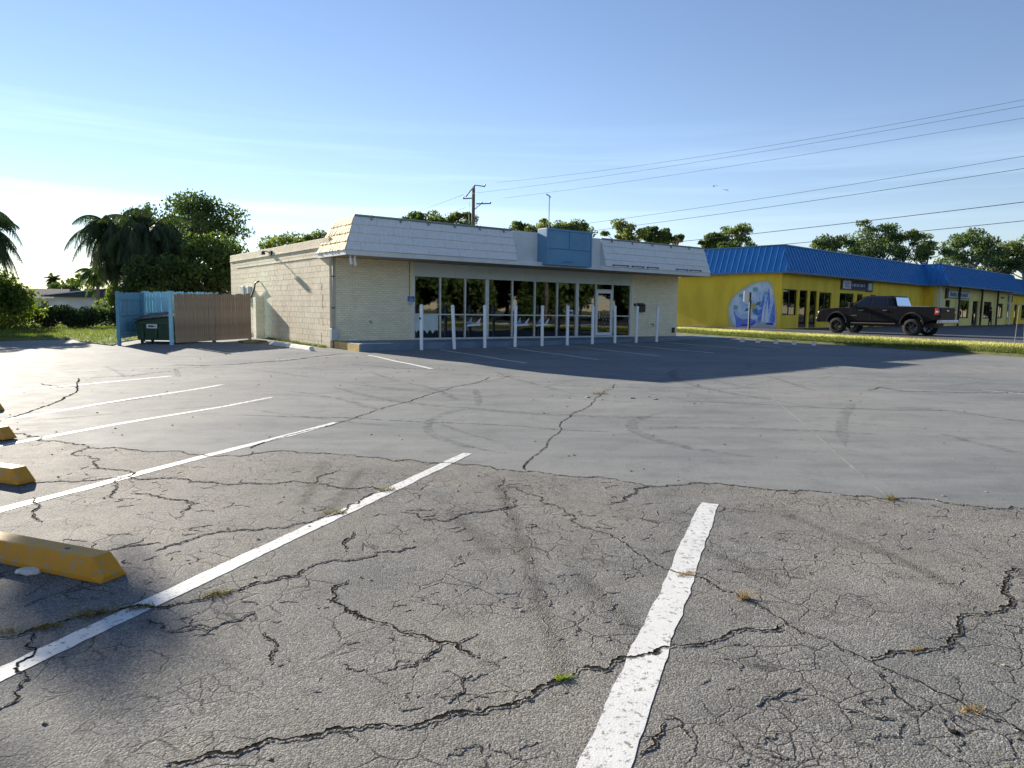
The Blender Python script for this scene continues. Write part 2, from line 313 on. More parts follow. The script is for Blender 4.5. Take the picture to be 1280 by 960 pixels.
# ---- surveyed cracks, worn tracks and weeds of the lot (metres)
CRACKS = [
  (0.022, 1, [(-1.180,2.312), (-1.052,2.366), (-0.901,2.419), (-0.772,2.468), (-0.609,2.520), (-0.403,2.544), (-0.287,2.587), (-0.200,2.642), (-0.105,2.633), (0.019,2.696), (0.108,2.785), (0.201,2.874), (0.300,2.961), (0.507,3.084), (0.674,3.125), (0.834,3.212), (1.070,3.322), (1.390,3.451)]),
  (0.009, 1, [(0.013,6.111), (0.154,5.856), (0.414,5.360), (0.566,4.937), (0.742,4.671), (0.901,4.276), (1.002,4.135), (1.149,4.003), (1.265,3.824), (1.362,3.551), (1.400,3.424), (1.486,3.315), (1.552,3.188), (1.625,3.085), (1.693,2.995), (1.776,2.872), (1.846,2.695), (1.956,2.554), (2.048,2.439)]),
  (0.02, 1, [(1.625,3.085), (1.785,3.170), (1.964,3.197), (2.130,3.304), (2.223,3.373), (2.271,3.470), (2.413,3.585), (2.540,3.607), (2.642,3.689), (2.748,3.774), (2.830,3.952), (3.005,4.188), (3.197,4.232)]),
  (0.014, 1, [(-6.333,8.338), (-5.201,7.906), (-4.720,7.748), (-4.057,7.480), (-3.460,7.386), (-2.770,7.183), (-2.575,7.428), (-2.430,7.476), (-2.102,7.370), (-1.818,7.304), (-1.555,7.201), (-1.281,7.139), (-0.972,7.079), (-0.728,6.982), (-0.469,6.923), (-0.199,6.866), (0.012,6.740), (0.417,6.565), (0.886,6.431), (1.303,6.134), (1.643,6.286), (2.069,6.164), (2.480,6.045), (2.800,5.929), (3.149,5.818), (3.552,5.713), (4.214,5.555)]),
  (0.014, 1, [(1.303,6.134), (0.985,5.812), (0.751,5.545)]),
  (0.016, 1, [(-1.092,4.832), (-1.112,4.616), (-1.047,4.449)]),
  (0.02, 1, [(-0.926,3.985), (-0.973,3.823), (-0.951,3.685), (-0.845,3.577), (-0.682,3.449), (-0.539,3.355), (-0.380,3.275), (-0.250,3.229), (-0.184,3.145), (-0.134,3.086)]),
  (0.012, 1, [(-0.250,3.229), (-0.145,3.321)]),
  (0.009, 1, [(-0.314,3.227), (-0.349,3.134), (-0.385,3.066)]),
  (0.016, 1, [(-2.477,3.229), (-2.310,3.274), (-2.199,3.397), (-2.030,3.520), (-1.885,3.582), (-1.758,3.605), (-1.630,3.668), (-1.523,3.809), (-1.372,3.938), (-1.228,4.038), (-1.210,4.140)]),
  (0.009, 1, [(-1.210,4.140), (-1.075,4.290), (-0.855,4.439), (-0.614,4.552)]),
  (0.01, 1, [(-2.570,4.390), (-2.457,4.483), (-2.293,4.549)]),
  (0.014, 1, [(-2.245,4.399), (-2.136,4.585), (-1.998,4.804), (-1.797,4.828), (-1.604,4.887), (-1.428,5.020), (-1.347,5.178), (-1.200,5.544), (-1.060,5.937)]),
  (0.014, 1, [(-1.060,5.937), (-1.188,6.038), (-1.402,5.977), (-1.745,6.153), (-2.050,6.141), (-2.348,6.129), (-2.668,6.173), (-2.948,6.276), (-3.271,6.234), (-3.450,6.315), (-3.797,6.611), (-4.232,7.042), (-4.594,7.537)]),
  (0.012, 1, [(-1.745,6.153), (-1.731,6.445), (-1.645,6.605)]),
  (0.012, 1, [(-3.450,6.315), (-3.338,5.929), (-3.221,5.658)]),
  (0.014, 1, [(-3.151,5.782), (-2.900,5.718), (-2.640,5.608), (-2.473,5.367), (-2.492,5.261)]),
  (0.009, 1, [(-3.450,6.315), (-3.732,6.158), (-4.106,6.032)]),
  (0.014, 1, [(-3.838,5.611), (-3.618,5.327), (-3.522,5.165), (-3.363,4.995)]),
  (0.01, 1, [(-2.310,3.274), (-2.133,3.060), (-2.018,2.857), (-1.960,2.678), (-1.998,2.621)]),
  (0.01, 1, [(-0.840,5.317), (-0.632,5.123), (-0.453,5.090), (-0.169,5.340), (0.014,5.431)]),
  (0.008, 1, [(-1.817,3.432), (-1.624,3.306), (-1.452,3.310), (-1.348,3.443), (-1.310,3.537)]),
  (0.01, 1, [(-1.183,3.315), (-1.068,3.142), (-1.042,3.010)]),
  (0.007, 1, [(-0.059,6.334), (0.047,5.681), (0.015,5.144)]),
  (0.01, 1, [(1.311,2.737), (1.405,2.665), (1.529,2.603)]),
  (0.01, 1, [(0.601,2.587), (0.536,2.485), (0.475,2.391)]),
  (0.008, 1, [(0.994,2.708), (1.124,2.798), (1.229,2.855)]),
  (0.009, 1, [(-0.153,2.926), (-0.194,2.780), (-0.237,2.709)]),
  (0.008, 1, [(1.600,3.028), (1.603,2.801), (1.700,2.632)]),
  (0.012, 0, [(0.13,6.75), (0.31,7.57), (0.60,8.77), (1.19,11.00), (1.62,12.71), (2.04,14.12)]),
  (0.016, 0, [(-2.81,7.58), (-2.38,9.00), (-2.12,9.85), (-1.87,10.79), (-1.50,11.93), (-1.11,13.32), (-0.47,15.26)]),
  (0.012, 0, [(-3.77,9.82), (-2.08,9.65), (-0.78,9.34), (0.01,9.20), (1.21,8.80)]),
  (0.014, 0, [(2.86,11.66), (4.78,11.16), (6.69,10.95), (7.27,9.88)]),
  (0.022, 0, [(6.75,13.47), (7.26,14.02), (7.35,13.39), (8.35,13.23), (9.77,13.34)]),
  (0.03, 0, [(-6.53,8.60), (-6.65,9.18), (-6.75,9.88), (-6.88,10.49), (-7.29,11.70), (-7.44,12.11), (-7.83,12.77), (-8.65,14.18)]),
  (0.02, 0, [(-8.62,14.18), (-7.95,14.71), (-7.55,15.78)]),
  (0.05, 0, [(-8.28,17.33), (-7.50,17.19), (-6.78,17.72), (-6.34,18.50), (-6.06,18.78), (-5.64,19.93), (-5.07,21.56)]),
  (0.02, 0, [(-8.77,13.19), (-8.44,12.96), (-8.12,12.74), (-7.87,12.88)]),
  (0.02, 0, [(-4.92,16.84), (-4.01,17.81), (-2.69,17.08), (-1.51,16.79)]),
  (0.012, 0, [(0.00,13.95), (1.83,13.57), (3.95,13.49), (5.68,14.02)]),
]
RAVEL = [
  [(0.01,5.35), (0.16,3.83), (0.25,2.97)],
  [(0.40,4.12), (0.62,3.39)],
  [(2.12,5.29), (2.46,4.55), (2.60,3.80)],
  [(1.31,4.52), (1.56,3.95)],
  [(-1.85,6.97), (-1.63,5.51)],
  [(-0.47,5.33), (-0.09,4.46)],
  [(-0.13,6.33), (0.12,4.47)],
  [(-1.41,6.58), (-1.37,5.00)],
]
WEEDS = [
  (-2.242,3.335,0.05,0.03,1),
  (-2.104,3.472,0.085,0.055,1),
  (-1.908,3.562,0.05,0.03,1),
  (-1.584,3.743,0.06,0.035,1),
  (-2.414,3.280,0.06,0.02,1),
  (-1.314,5.260,0.07,0.035,1),
  (-1.046,5.938,0.06,0.04,1),
  (0.241,2.900,0.03,0.035,0),
  (1.284,3.760,0.03,0.06,2),
  (1.054,4.111,0.06,0.02,2),
  (3.169,5.818,0.05,0.05,1),
  (1.853,2.701,0.05,0.02,2),
  (1.563,12.589,0.12,0.06,1),
  (1.906,3.188,0.03,0.015,2),
]
# ================================================================== THE SETTING
rng = np.random.default_rng(7); random.seed(5)
def nearest_polyline(X, Y, pts):
    D = np.full(X.shape, 1e9)
    for (ax, ay), (bx, by) in zip(pts[:-1], pts[1:]):
        dx, dy = bx - ax, by - ay; q = np.clip(((X - ax) * dx + (Y - ay) * dy) / (dx * dx + dy * dy + 1e-9), 0, 1)
        D = np.minimum(D, np.hypot(X - ax - q * dx, Y - ay - q * dy))
    return D
SEAM = CRACKS[3][2]
def grid_mesh(name, xs, ys, zf):
    X, Y = np.meshgrid(xs, ys); V = np.stack([X, Y, zf(X, Y)], -1).reshape(-1, 3); nx, ny = len(xs), len(ys)
    i = (np.arange(ny - 1)[:, None] * nx + np.arange(nx - 1)[None]).ravel(); F = np.stack([i, i + 1, i + 1 + nx, i + nx], 1)
    return raw_mesh(name, V, F, 4), X, Y
def spaced(a, b, lo, hi, fine, coarse):
    out = list(np.arange(a, lo, coarse)) + list(np.arange(lo, hi, fine)) + list(np.arange(hi, b + coarse, coarse)); return np.array(sorted(set(np.round(out, 4))))
me, X, Y = grid_mesh("parking_lot", spaced(-45, 28, -6.5, 7, .05, .75), spaced(-16, 43, 1.2, 9.5, .05, .75), lambda x, y: G0(x, y) + und(x, y))
sx = np.array([p[0] for p in SEAM]); sy = np.array([p[1] for p in SEAM])
seamY = np.interp(X, sx, sy, left=sy[0], right=sy[-1]); wob = .03 * np.sin(X * 9) + .02 * np.sin(X * 23 + 1)
sealed = np.clip((Y - seamY - wob) / .08 + .5, 0, 1)
rv = np.zeros_like(X)
for k, p in enumerate(RAVEL): rv = np.maximum(rv, np.clip(1.25 - nearest_polyline(X, Y, p) / .055, 0, 1))
rv *= np.clip(.8 + .45 * np.sin(X * 31 + 3 * np.sin(Y * 7)) * np.sin(Y * 13 + 2 * np.sin(X * 9)), 0, 1) * (1 - sealed)
for nm, arr in (("sealed", sealed), ("ravel", rv)):
    a = me.attributes.new(nm, 'FLOAT', 'POINT'); a.data.foreach_set('value', arr.ravel().astype(np.float32))
me.polygons.foreach_set('use_smooth', [True] * len(me.polygons))
lot = link("parking_lot", me, MATS['asphalt']); tag(lot, "cracked grey asphalt parking lot", kind='structure')
xs = np.concatenate([np.linspace(-2500, -60, 14), np.linspace(-50, 100, 31), np.linspace(130, 2500, 14)])
ys = np.concatenate([np.linspace(-2500, -60, 14), np.linspace(-50, 100, 31), np.linspace(130, 2500, 14)])
me, X, Y = grid_mesh("ground", xs, ys, lambda x, y: G0(x, y) - .06)
tag(link("ground", me, MATS['soil_grass']), kind='structure')
def fan_sheet(name, poly, z, mat, drop=.08):
    m = MB(); n = len(poly); m.add([(x, y, G(x, y) + z) for x, y in poly] + [(x, y, G(x, y) - drop) for x, y in poly], [tuple(range(n))] + [(i, (i + 1) % n, n + (i + 1) % n, n + i) for i in range(n)])
    o = m.build(name, mat); return tag(o, kind='structure')
LAWN = [(-13.5, 24.1), (-15.1, 25.3), (-17.0, 27.6), (-18.6, 25.8), (-24, 25.9), (-45, 25.5), (-46, 60), (-8, 60), (-9, 40), (-13.3, 33.8), (-12.2, 30.6), (-14.6, 28.6), (-14.3, 26.2)]
fan_sheet("lawn", LAWN, .035, MATS['soil_grass'])
# ---- verge bank and the neighbour's lot, half a step higher than this one
VN = [(7.2, 42.5), (9.0, 36.6), (11.3, 31.9), (13.35, 28.5), (16.5, 22.8), (23, 11.5), (26, 4)]
def bank(i, q, e=0):
    x, y = VN[i]; a = VN[max(i - 1, 0)]; b = VN[min(i + 1, len(VN) - 1)]; d = Vector((b[0] - a[0], b[1] - a[1])).normalized(); nx, ny = -d.y, d.x
    w = 3.6 * q; z0 = G0(x, y); zt = .60 + .004 * (y - 26)
    prof = .09 + (zt - z0 - .09) * (1 - (1 - min(q / .55, 1)) ** 1.6)
    return (x + nx * w, y + ny * w, z0 + prof)
m = MB(); QS = [0, .06, .14, .25, .38, .55, .75, 1.0]; sub = []
for i in range(len(VN)):
    sub.append([bank(i, q) for q in QS])
rows = []
for a, b in zip(sub[:-1], sub[1:]):
    for k in range(6): rows.append([tuple(np.array(p) * (1 - k / 6) + np.array(r) * (k / 6)) for p, r in zip(a, b)])
rows.append(sub[-1]); rows = [[(r[0][0], r[0][1], r[0][2] - .3)] + r + [(r[-1][0], r[-1][1], r[-1][2] - .6)] for r in rows]; nq = len(rows[0])
m.add([p for r in rows for p in r], [(i * nq + k, i * nq + k + 1, (i + 1) * nq + k + 1, (i + 1) * nq + k) for i in range(len(rows) - 1) for k in range(nq - 1)])
m.m = [1 if (i % (nq - 1)) < 5 else 0 for i in range(len(m.f))]
verge = m.build("grass_verge", [MATS['soil_dry'], MATS['soil_grass']], smooth=True); tag(verge, kind='structure')
far = [bank(i, 1.0) for i in range(len(VN))]
m = MB(); sp = [(x - .15, y - .1, z - .02) for x, y, z in far] + [(60, 6, .62), (120, 60, .95), (120, 130, 1.0), (40, 130, 1.0), (6, 60, .75)]
m.add(sp, [tuple(range(len(sp)))]); m.build("side_parking_lot", MATS['asphalt_side']); tag(bpy.data.objects["side_parking_lot"], kind='structure')
# ---- painted lines
def ribbon(p0, p1, w, name, mat, z=.0028, step=.06, jit=.006, w1=None):
    p0, p1 = Vector(p0), Vector(p1); d = (p1 - p0); Ln = d.length; d /= Ln; nn = Vector((-d.y, d.x)); k = max(2, int(Ln / step)); w1 = w1 or w
    r = random.Random(int(p0.x * 100)); V, F = [], []; jl = jr = bend = 0
    for i in range(k + 1):
        q = i / k; c = p0 + d * (Ln * q); jl = jl * .6 + r.uniform(-jit, jit); jr = jr * .6 + r.uniform(-jit, jit); bend = bend * .97 + r.uniform(-jit, jit) * .35; hw = (w * (1 - q) + w1 * q) / 2
        for sgn, j in ((1, jl), (-1, jr)):
            e = c + nn * (sgn * hw + j + bend); V.append((e.x, e.y, G(e.x, e.y) + z))
    F = [(2 * i, 2 * i + 1, 2 * i + 3, 2 * i + 2) for i in range(k)]
    o = link(name, raw_mesh(name, V, F, 4), MATS[mat], lot); return o
for a, b, w, w1, mt in [((-.12, 1.15), (1.605, 5.62), .185, .14, 'line_paint'), ((-2.75, 1.35), (-.46, 7.45), .13, .11, 'line_paint'), ((-4.45, 3.75), (-2.31, 9.31), .12, .11, 'line_paint'),
                    ((-5.95, 6.7), (-3.94, 11.65), .11, .1, 'line_worn'), ((-7.0, 8.1), (-5.44, 13.34), .11, .1, 'line_worn'), ((-8.6, 12.0), (-7.08, 14.79), .1, .1, 'line_worn'), ((-9.9, 10.9), (-8.74, 12.3), .12, .12, 'line_worn'),
                    ((-4.25, 21.02), (-1.91, 16.95), .11, .11, 'line_paint'), ((-2.41, 23.78), (.37, 18.78), .1, .1, 'line_paint'), ((-.22, 25.17), (2.44, 20.22), .1, .1, 'line_paint'), ((1.95, 26.68), (4.52, 21.85), .1, .1, 'line_paint'),
                    ((4.06, 28.06), (6.6, 23.34), .1, .1, 'line_paint'), ((6.26, 29.56), (8.86, 25.24), .1, .1, 'line_paint'), ((9.4, 28.6), (10.1, 26.6), .12, .12, 'line_worn'), ((9.06, 30.66), (12.1, 28.0), .09, .09, 'line_paint'),
                    ((-6.31, 19.01), (-4.52, 21.14), .07, .07, 'line_worn'), ((4.77, 13.43), (3.16, 5.85), .026, .018, 'joint_fill'), ((9.0, 13.6), (10.2, 12.2), .06, .05, 'line_worn')]:
    ribbon(a, b, w, "painted_line", mt, w1=w1)
# ---- cracks: broken dark gaps with slightly lifted lips
def refine(pts, r, amp):
    pts = [Vector(p) for p in pts]; out = []
    def sub(a, b, d):
        L_ = (b - a).length
        if L_ < .014 or d > 7: return [a]
        nn = Vector((-(b - a).y, (b - a).x)); m_ = (a + b) / 2 + nn * r.uniform(-amp, amp)
        return sub(a, m_, d + 1) + sub(m_, b, d + 1)
    for a, b in zip(pts[:-1], pts[1:]): out += sub(a, b, 0)
    return out + [pts[-1]]
def crack_geo(pts, w, r, lips, z=.0048, amp=.16, mb=None):
    q = refine(pts, r, amp); n = len(q); V, F, M = mb if mb else ([], [], []); b = len(V); wn = 1.0
    for i, p in enumerate(q):
        d = (q[min(i + 1, n - 1)] - q[max(i - 1, 0)]); d = d.normalized() if d.length > 0 else Vector((1, 0)); nn = Vector((-d.y, d.x))
        wn = max(.12, min(2.2, wn * .6 + r.uniform(-.1, .8))); tp = min(1, min(i, n - 1 - i) / 6 + .05); hw = w * .5 * wn * tp; lw = (.003 + .25 * w) * r.uniform(.4, 1.6)
        a, c = hw * r.uniform(.5, 1.5), hw * r.uniform(.5, 1.5)
        offs = [(-c - lw, -.004), (-c, .0002 * lips), (-c * .98, 0), (a * .98, 0), (a, .0003 * lips), (a + lw, -.004)] if lips else [(-c, 0), (a, 0)]
        for o_, dz in offs:
            e = p + nn * o_; V.append((e.x, e.y, G(e.x, e.y) + z + dz))
    k = 6 if lips else 2
    for i in range(n - 1):
        for j in ((0, 1, 2, 3, 4) if lips else (0,)):
            F.append((b + i * k + j, b + i * k + j + 1, b + (i + 1) * k + j + 1, b + (i + 1) * k + j)); M.append(1 if lips and j in (0, 4) else 0)
    return V, F, M
def crack_obj(name, geo):
    V, F, M = geo; me = raw_mesh(name, V, F, 4); me.materials.append(MATS['crack_fill']); me.materials.append(MATS['asphalt']); me.polygons.foreach_set('material_index', M)
    return link(name, me, None, lot)
rr = random.Random(3)
for w, lips, pts in CRACKS: crack_obj("crack", crack_geo(pts, w * (.95 if lips else 1), rr, lips, amp=.24 if lips else .06))
mb = ([], [], [])      # the mass of short splits in the old surface near the seam
for i in range(950):
    y = 1.5 + 5.2 * rr.random() ** 1.2; x = rr.uniform(-1, 1) * (1.0 + y * .78); yy = np.interp(x, sx, sy)
    if y > yy - .1: continue
    if math.sin(x * 2.1 + 1) + math.sin(y * 2.7 + x) < -.7: continue
    if any(abs((x - ax) * (by_ - ay) - (y - ay) * (bx_ - ax)) / math.hypot(bx_ - ax, by_ - ay) < .17 for ax, ay, bx_, by_ in ((-.12, 1.15, 1.605, 5.62), (-2.75, 1.35, -.46, 7.45))): continue
    a = rr.gauss(.1, .75); ln = .02 + .15 * rr.random() ** 2; pts = [(x, y)]
    for k in range(rr.choice((2, 3, 4))):
        a += rr.uniform(-1.2, 1.2); pts.append((pts[-1][0] + math.cos(a) * ln * .4, pts[-1][1] + math.sin(a) * ln * .4))
    crack_geo(pts, rr.uniform(.0025, .006), rr, .3, z=.0034, amp=.34, mb=mb)
tag(crack_obj("fine_cracks", mb), kind='stuff')
# ---- tyre scuffs on the sealed part
sm = bpy.data.materials.new('scuff'); sm.use_nodes = True; t_ = sm.node_tree; p_ = t_.nodes['Principled BSDF']; p_.inputs['Base Color'].default_value = (.05, .05, .05, 1); p_.inputs['Roughness'].default_value = 1; p_.inputs['Specular IOR Level'].default_value = 0
n_ = N(t_, 'ShaderNodeTexNoise'); n_.inputs['Scale'].default_value = 9; r_ = N(t_, 'ShaderNodeMapRange'); r_.inputs['To Max'].default_value = .42; r_.inputs['From Min'].default_value = .35; tcn = N(t_, 'ShaderNodeTexCoord')
t_.links.new(tcn.outputs['Object'], n_.inputs['Vector']); t_.links.new(n_.outputs['Fac'], r_.inputs['Value']); t_.links.new(r_.outputs[0], p_.inputs['Alpha']); MATS['scuff'] = sm
def arc(cx, cy, rad, a0, a1, w, name="tyre_mark"):
    V, k = [], 60
    for i in range(k + 1):
        a = a0 + (a1 - a0) * i / k; w_ = w * min(1, min(i, k - i) / 12 + .1)
        for sgn in (-1, 1):
            x, y = cx + math.cos(a) * (rad + sgn * w_ / 2), cy + math.sin(a) * (rad + sgn * w_ / 2); V.append((x, y, G(x, y) + .0035))
    link(name, raw_mesh(name, V, [(2 * i, 2 * i + 1, 2 * i + 3, 2 * i + 2) for i in range(k)], 4), MATS['scuff'], lot)
arc(3.3, 9.0, 1.75, 2.2, 4.4, .16); arc(1.0, 9.3, 2.1, 2.4, 4.2, .13); arc(9, 15, 5.5, 2.6, 3.8, .2); arc(-7.2, 9.6, 1.5, 2.0, 5.2, .12); arc(-7.2, 9.6, 1.75, 2.2, 5.0, .1); arc(2, 16, 6, 3.6, 4.9, .2)
for k in range(46):        # straight and bending scuffs from turning cars
    x, y = rr.uniform(-8, 14), rr.uniform(8.5, 19); rad = rr.uniform(4, 30); a0 = rr.uniform(0, 6.28); arc(x - rad * math.cos(a0), y - rad * math.sin(a0), rad, a0, a0 + rr.uniform(1.2, 4.5) / rad, rr.uniform(.05, .16))
n = 900; px_ = rng.uniform(-9, 14, n); py_ = 1.6 + 20 * rng.random(n) ** 1.6; sz = rng.uniform(.003, .011, n) * (1 + py_ / 14); a = rng.uniform(0, 6.28, n); V = np.empty((n, 4, 3)); zb_ = np.array([G(q, w_) for q, w_ in zip(px_, py_)]) + .003
for k in range(3): V[:, k] = np.stack([px_ + np.cos(a + k * 2.1) * sz * 1.5, py_ + np.sin(a + k * 2.1) * sz, zb_], 1)
V[:, 3] = np.stack([px_, py_, zb_ + sz * .7], 1); F = (np.arange(n) * 4)[:, None, None] + np.array([[0, 1, 3], [1, 2, 3], [2, 0, 3]])[None]
tag(link("grit", raw_mesh("grit", V.reshape(-1, 3), F.reshape(-1, 3), 3), pm('grit', (.10, .085, .06), (.42, .37, .28), 3, .9, island=.5)), kind='stuff')
# ---- grass
def blades(name, pts, z, hmin, hmax, w, mat, parent=None, lean=.5):
    n = len(pts); P = np.asarray(pts); a = rng.uniform(0, 2 * np.pi, n); h = rng.uniform(hmin, hmax, n); le = rng.normal(0, lean, (n, 2)) * h[:, None]
    dx, dy = np.cos(a) * w, np.sin(a) * w; V = np.empty((n, 3, 3)); V[:, 0] = np.stack([P[:, 0] - dx, P[:, 1] - dy, z], 1); V[:, 1] = np.stack([P[:, 0] + dx, P[:, 1] + dy, z], 1); V[:, 2] = np.stack([P[:, 0] + le[:, 0], P[:, 1] + le[:, 1], z + h], 1)
    o = link(name, raw_mesh(name, V.reshape(-1, 3), np.arange(3 * n).reshape(-1, 3), 3), MATS[mat], parent); return tag(o, kind='stuff')
def inside(px, py, poly):
    c = np.zeros(px.shape, bool); n = len(poly)
    for i in range(n):
        (x0, y0), (x1, y1) = poly[i], poly[i - 1]; k = ((y0 > py) != (y1 > py)) & (px < (x1 - x0) * (py - y0) / (y1 - y0 + 1e-12) + x0); c ^= k
    return c
px_ = rng.uniform(-34, -10, 90000); py_ = rng.uniform(24, 44, 90000); k = inside(px_, py_, LAWN); px_, py_ = px_[k], py_[k]
blades("lawn_grass", np.stack([px_, py_], 1), G0(px_, py_) + .03, .03, .10, .012, 'grass_blade')
pts, zz, qq = [], [], []
for i in range(70000):
    r = rng.random() * (len(rows) - 1); a = int(r); q = rng.random() ** .9 * (nq - 3) + 1; b = int(q); fr, fq = r - a, q - b
    p = np.array(rows[a][b]) * (1 - fr) * (1 - fq) + np.array(rows[a + 1][b]) * fr * (1 - fq) + np.array(rows[a][b + 1]) * (1 - fr) * fq + np.array(rows[a + 1][b + 1]) * fr * fq
    pts.append(p[:2]); zz.append(p[2] - .005); qq.append(q)
pts, zz, qq = np.array(pts), np.array(zz), np.array(qq) + rng.normal(0, .5, len(qq))
blades("verge_grass", pts[qq > 4.9], zz[qq > 4.9], .03, .11, .012, 'grass_dry'); blades("bank_grass", pts[qq <= 4.9], zz[qq <= 4.9], .04, .12, .011, 'grass_slope')
# ================================================================== THE VACANT SHOP
ZB = .22
shop = empty("shop_building", (-6.132, 24.041, ZB), math.atan2(.5906, .807), label="cream block shop with white shingled mansard and dark storefront windows", cat="building")
def Z(z): return z - ZB
def part(mb, name, mat, parent=shop, **k): return mb.build(name, [MATS[x] for x in mat] if isinstance(mat, (list, tuple)) else MATS[mat], parent, **k)
WL, WS, ROOFZ = 17.3, 12.0, 3.86
m = MB(); m.box(.014, .2, .014, WS, Z(-.1), Z(ROOFZ)); part(m, "side_wall", 'mortar_cream')
m = MB(); m.box(WL - .2, WL, .2, WS, Z(-.1), Z(ROOFZ)); m.box(.2, WL - .2, WS - .2, WS, Z(-.1), Z(ROOFZ)); part(m, "rear_walls", 'mortar_cream')
m = MB(); rb = random.Random(11)                                   # painted concrete blocks with raked joints, four hundred odd
bh, bw = .2, .4; row = 0; z = .2
while z < 3.60:
    y = .014 - (0 if row % 2 else bw / 2)
    while y < WS:
        y0, y1 = max(y + .005, .016), min(y + bw - .005, WS - .01)
        if y1 - y0 > .05:
            o = rb.uniform(.0, .0035); m.box(.0 - o + .002, .02, y0, y1, Z(z + .005), Z(min(z + bh, 3.6) - .005))
        y += bw
    z += bh; row += 1
blk = part(m, "wall_blocks", 'block_cream'); tag(blk, kind='stuff')
m = MB(); m.box(-.012, .2, -.0, WS + .02, Z(3.605), Z(ROOFZ + .04)); part(m, "parapet_band", 'block_cream', bevel=.012)
m = MB(); m.box(-.035, -.012, .0, WS, Z(3.60), Z(3.635)); part(m, "drip_ledge", 'block_cream')
m = MB(); m.box(-.018, .0, .6, WS - 1, Z(3.285), Z(3.305)); part(m, "conduit_ledge", 'block_cream')
m = MB(); m.box(.2, WL - .2, -1.0, WS - .2, Z(3.70), Z(3.74)); part(m, "roof_slab", 'roof_grey')
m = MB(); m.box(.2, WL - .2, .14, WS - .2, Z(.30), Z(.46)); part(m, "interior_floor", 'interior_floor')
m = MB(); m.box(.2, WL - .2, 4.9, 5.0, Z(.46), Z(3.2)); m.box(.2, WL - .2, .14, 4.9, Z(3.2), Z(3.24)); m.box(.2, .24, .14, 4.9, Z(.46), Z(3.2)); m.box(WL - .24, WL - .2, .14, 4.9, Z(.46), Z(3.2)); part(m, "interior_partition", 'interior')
def bricks(x0, x1, name):
    c = MB(); c.box(x0, x1, .012, .2, Z(.1), Z(3.27)); part(c, "front_wall", 'brick_joint')
    m = MB(); z, row = .46, 0; L_ = .203; H_ = .0775
    while z < 3.23:
        x = x0 - (L_ / 2 if row % 2 else 0)
        while x < x1:
            a, b = max(x + .006, x0 + .002), min(x + L_ - .006, x1 - .002)
            if b - a > .02:
                o = rb.uniform(0, .002); m.box(a, b, .001 - o, .016, Z(z + .0042), Z(z + H_ - .0042))
            x += L_
        z += H_; row += 1
    tag(part(m, name, 'brick_cream'), kind='stuff')
bricks(.21, 3.05, "brick_courses"); bricks(14.32, WL - .001, "brick_courses")
m = MB(); m.box(.016, .209, -.004, .2, Z(.05), Z(3.24)); part(m, "corner_pilaster", 'block_cream', bevel=.008)
for a, b in ((3.05, 3.16), (14.2, 14.32)): m = MB(); m.box(a, b, -.01, .2, Z(.46), Z(3.25)); part(m, "storefront_jamb", 'brick_cream', bevel=.006)
m = MB()
for k in range(9): m.box(-.34 + .002 * (k % 2), -.004, 7.10, 7.46, Z(.12 + k * .204), Z(.12 + k * .204 + .199))
pr_ = part(m, "wall_pier", 'block_cream', bevel=.006)
# old cracks, rust marks and weeds on and below the side wall
pm('wall_stain', (.10, .075, .05), (.22, .16, .10), 8, .95)
for y_, zs_ in ((.62, (.95, 1.35)), (.80, (.35, .75)), (.66, (1.55, 2.05)), (.74, (2.15, 2.45)), (1.05, (.28, .5))):
    m = MB(); z = zs_[0]; pts = []
    while z < zs_[1]: pts.append((y_ + rb.uniform(-.045, .045), z, rb.uniform(.006, .022))); z += .06
    m.add([(-.004, p[0] - p[2], Z(p[1])) for p in pts] + [(-.004, p[0] + p[2], Z(p[1])) for p in pts], [(i, i + 1, len(pts) + i + 1, len(pts) + i) for i in range(len(pts) - 1)]); part(m, "wall_crack", 'wall_stain')
n = 1500; sy_ = rng.uniform(.1, 6.5, n); nx_ = np.abs(rng.normal(0, .10, n)) + .01; ox, oy = -6.132 - .5906 * sy_ - .807 * nx_, 24.041 + .807 * sy_ - .5906 * nx_
blades("wall_weeds", np.stack([ox, oy], 1), np.array([G(a, b) for a, b in zip(ox, oy)]), .02, .13, .007, 'grass_slope')
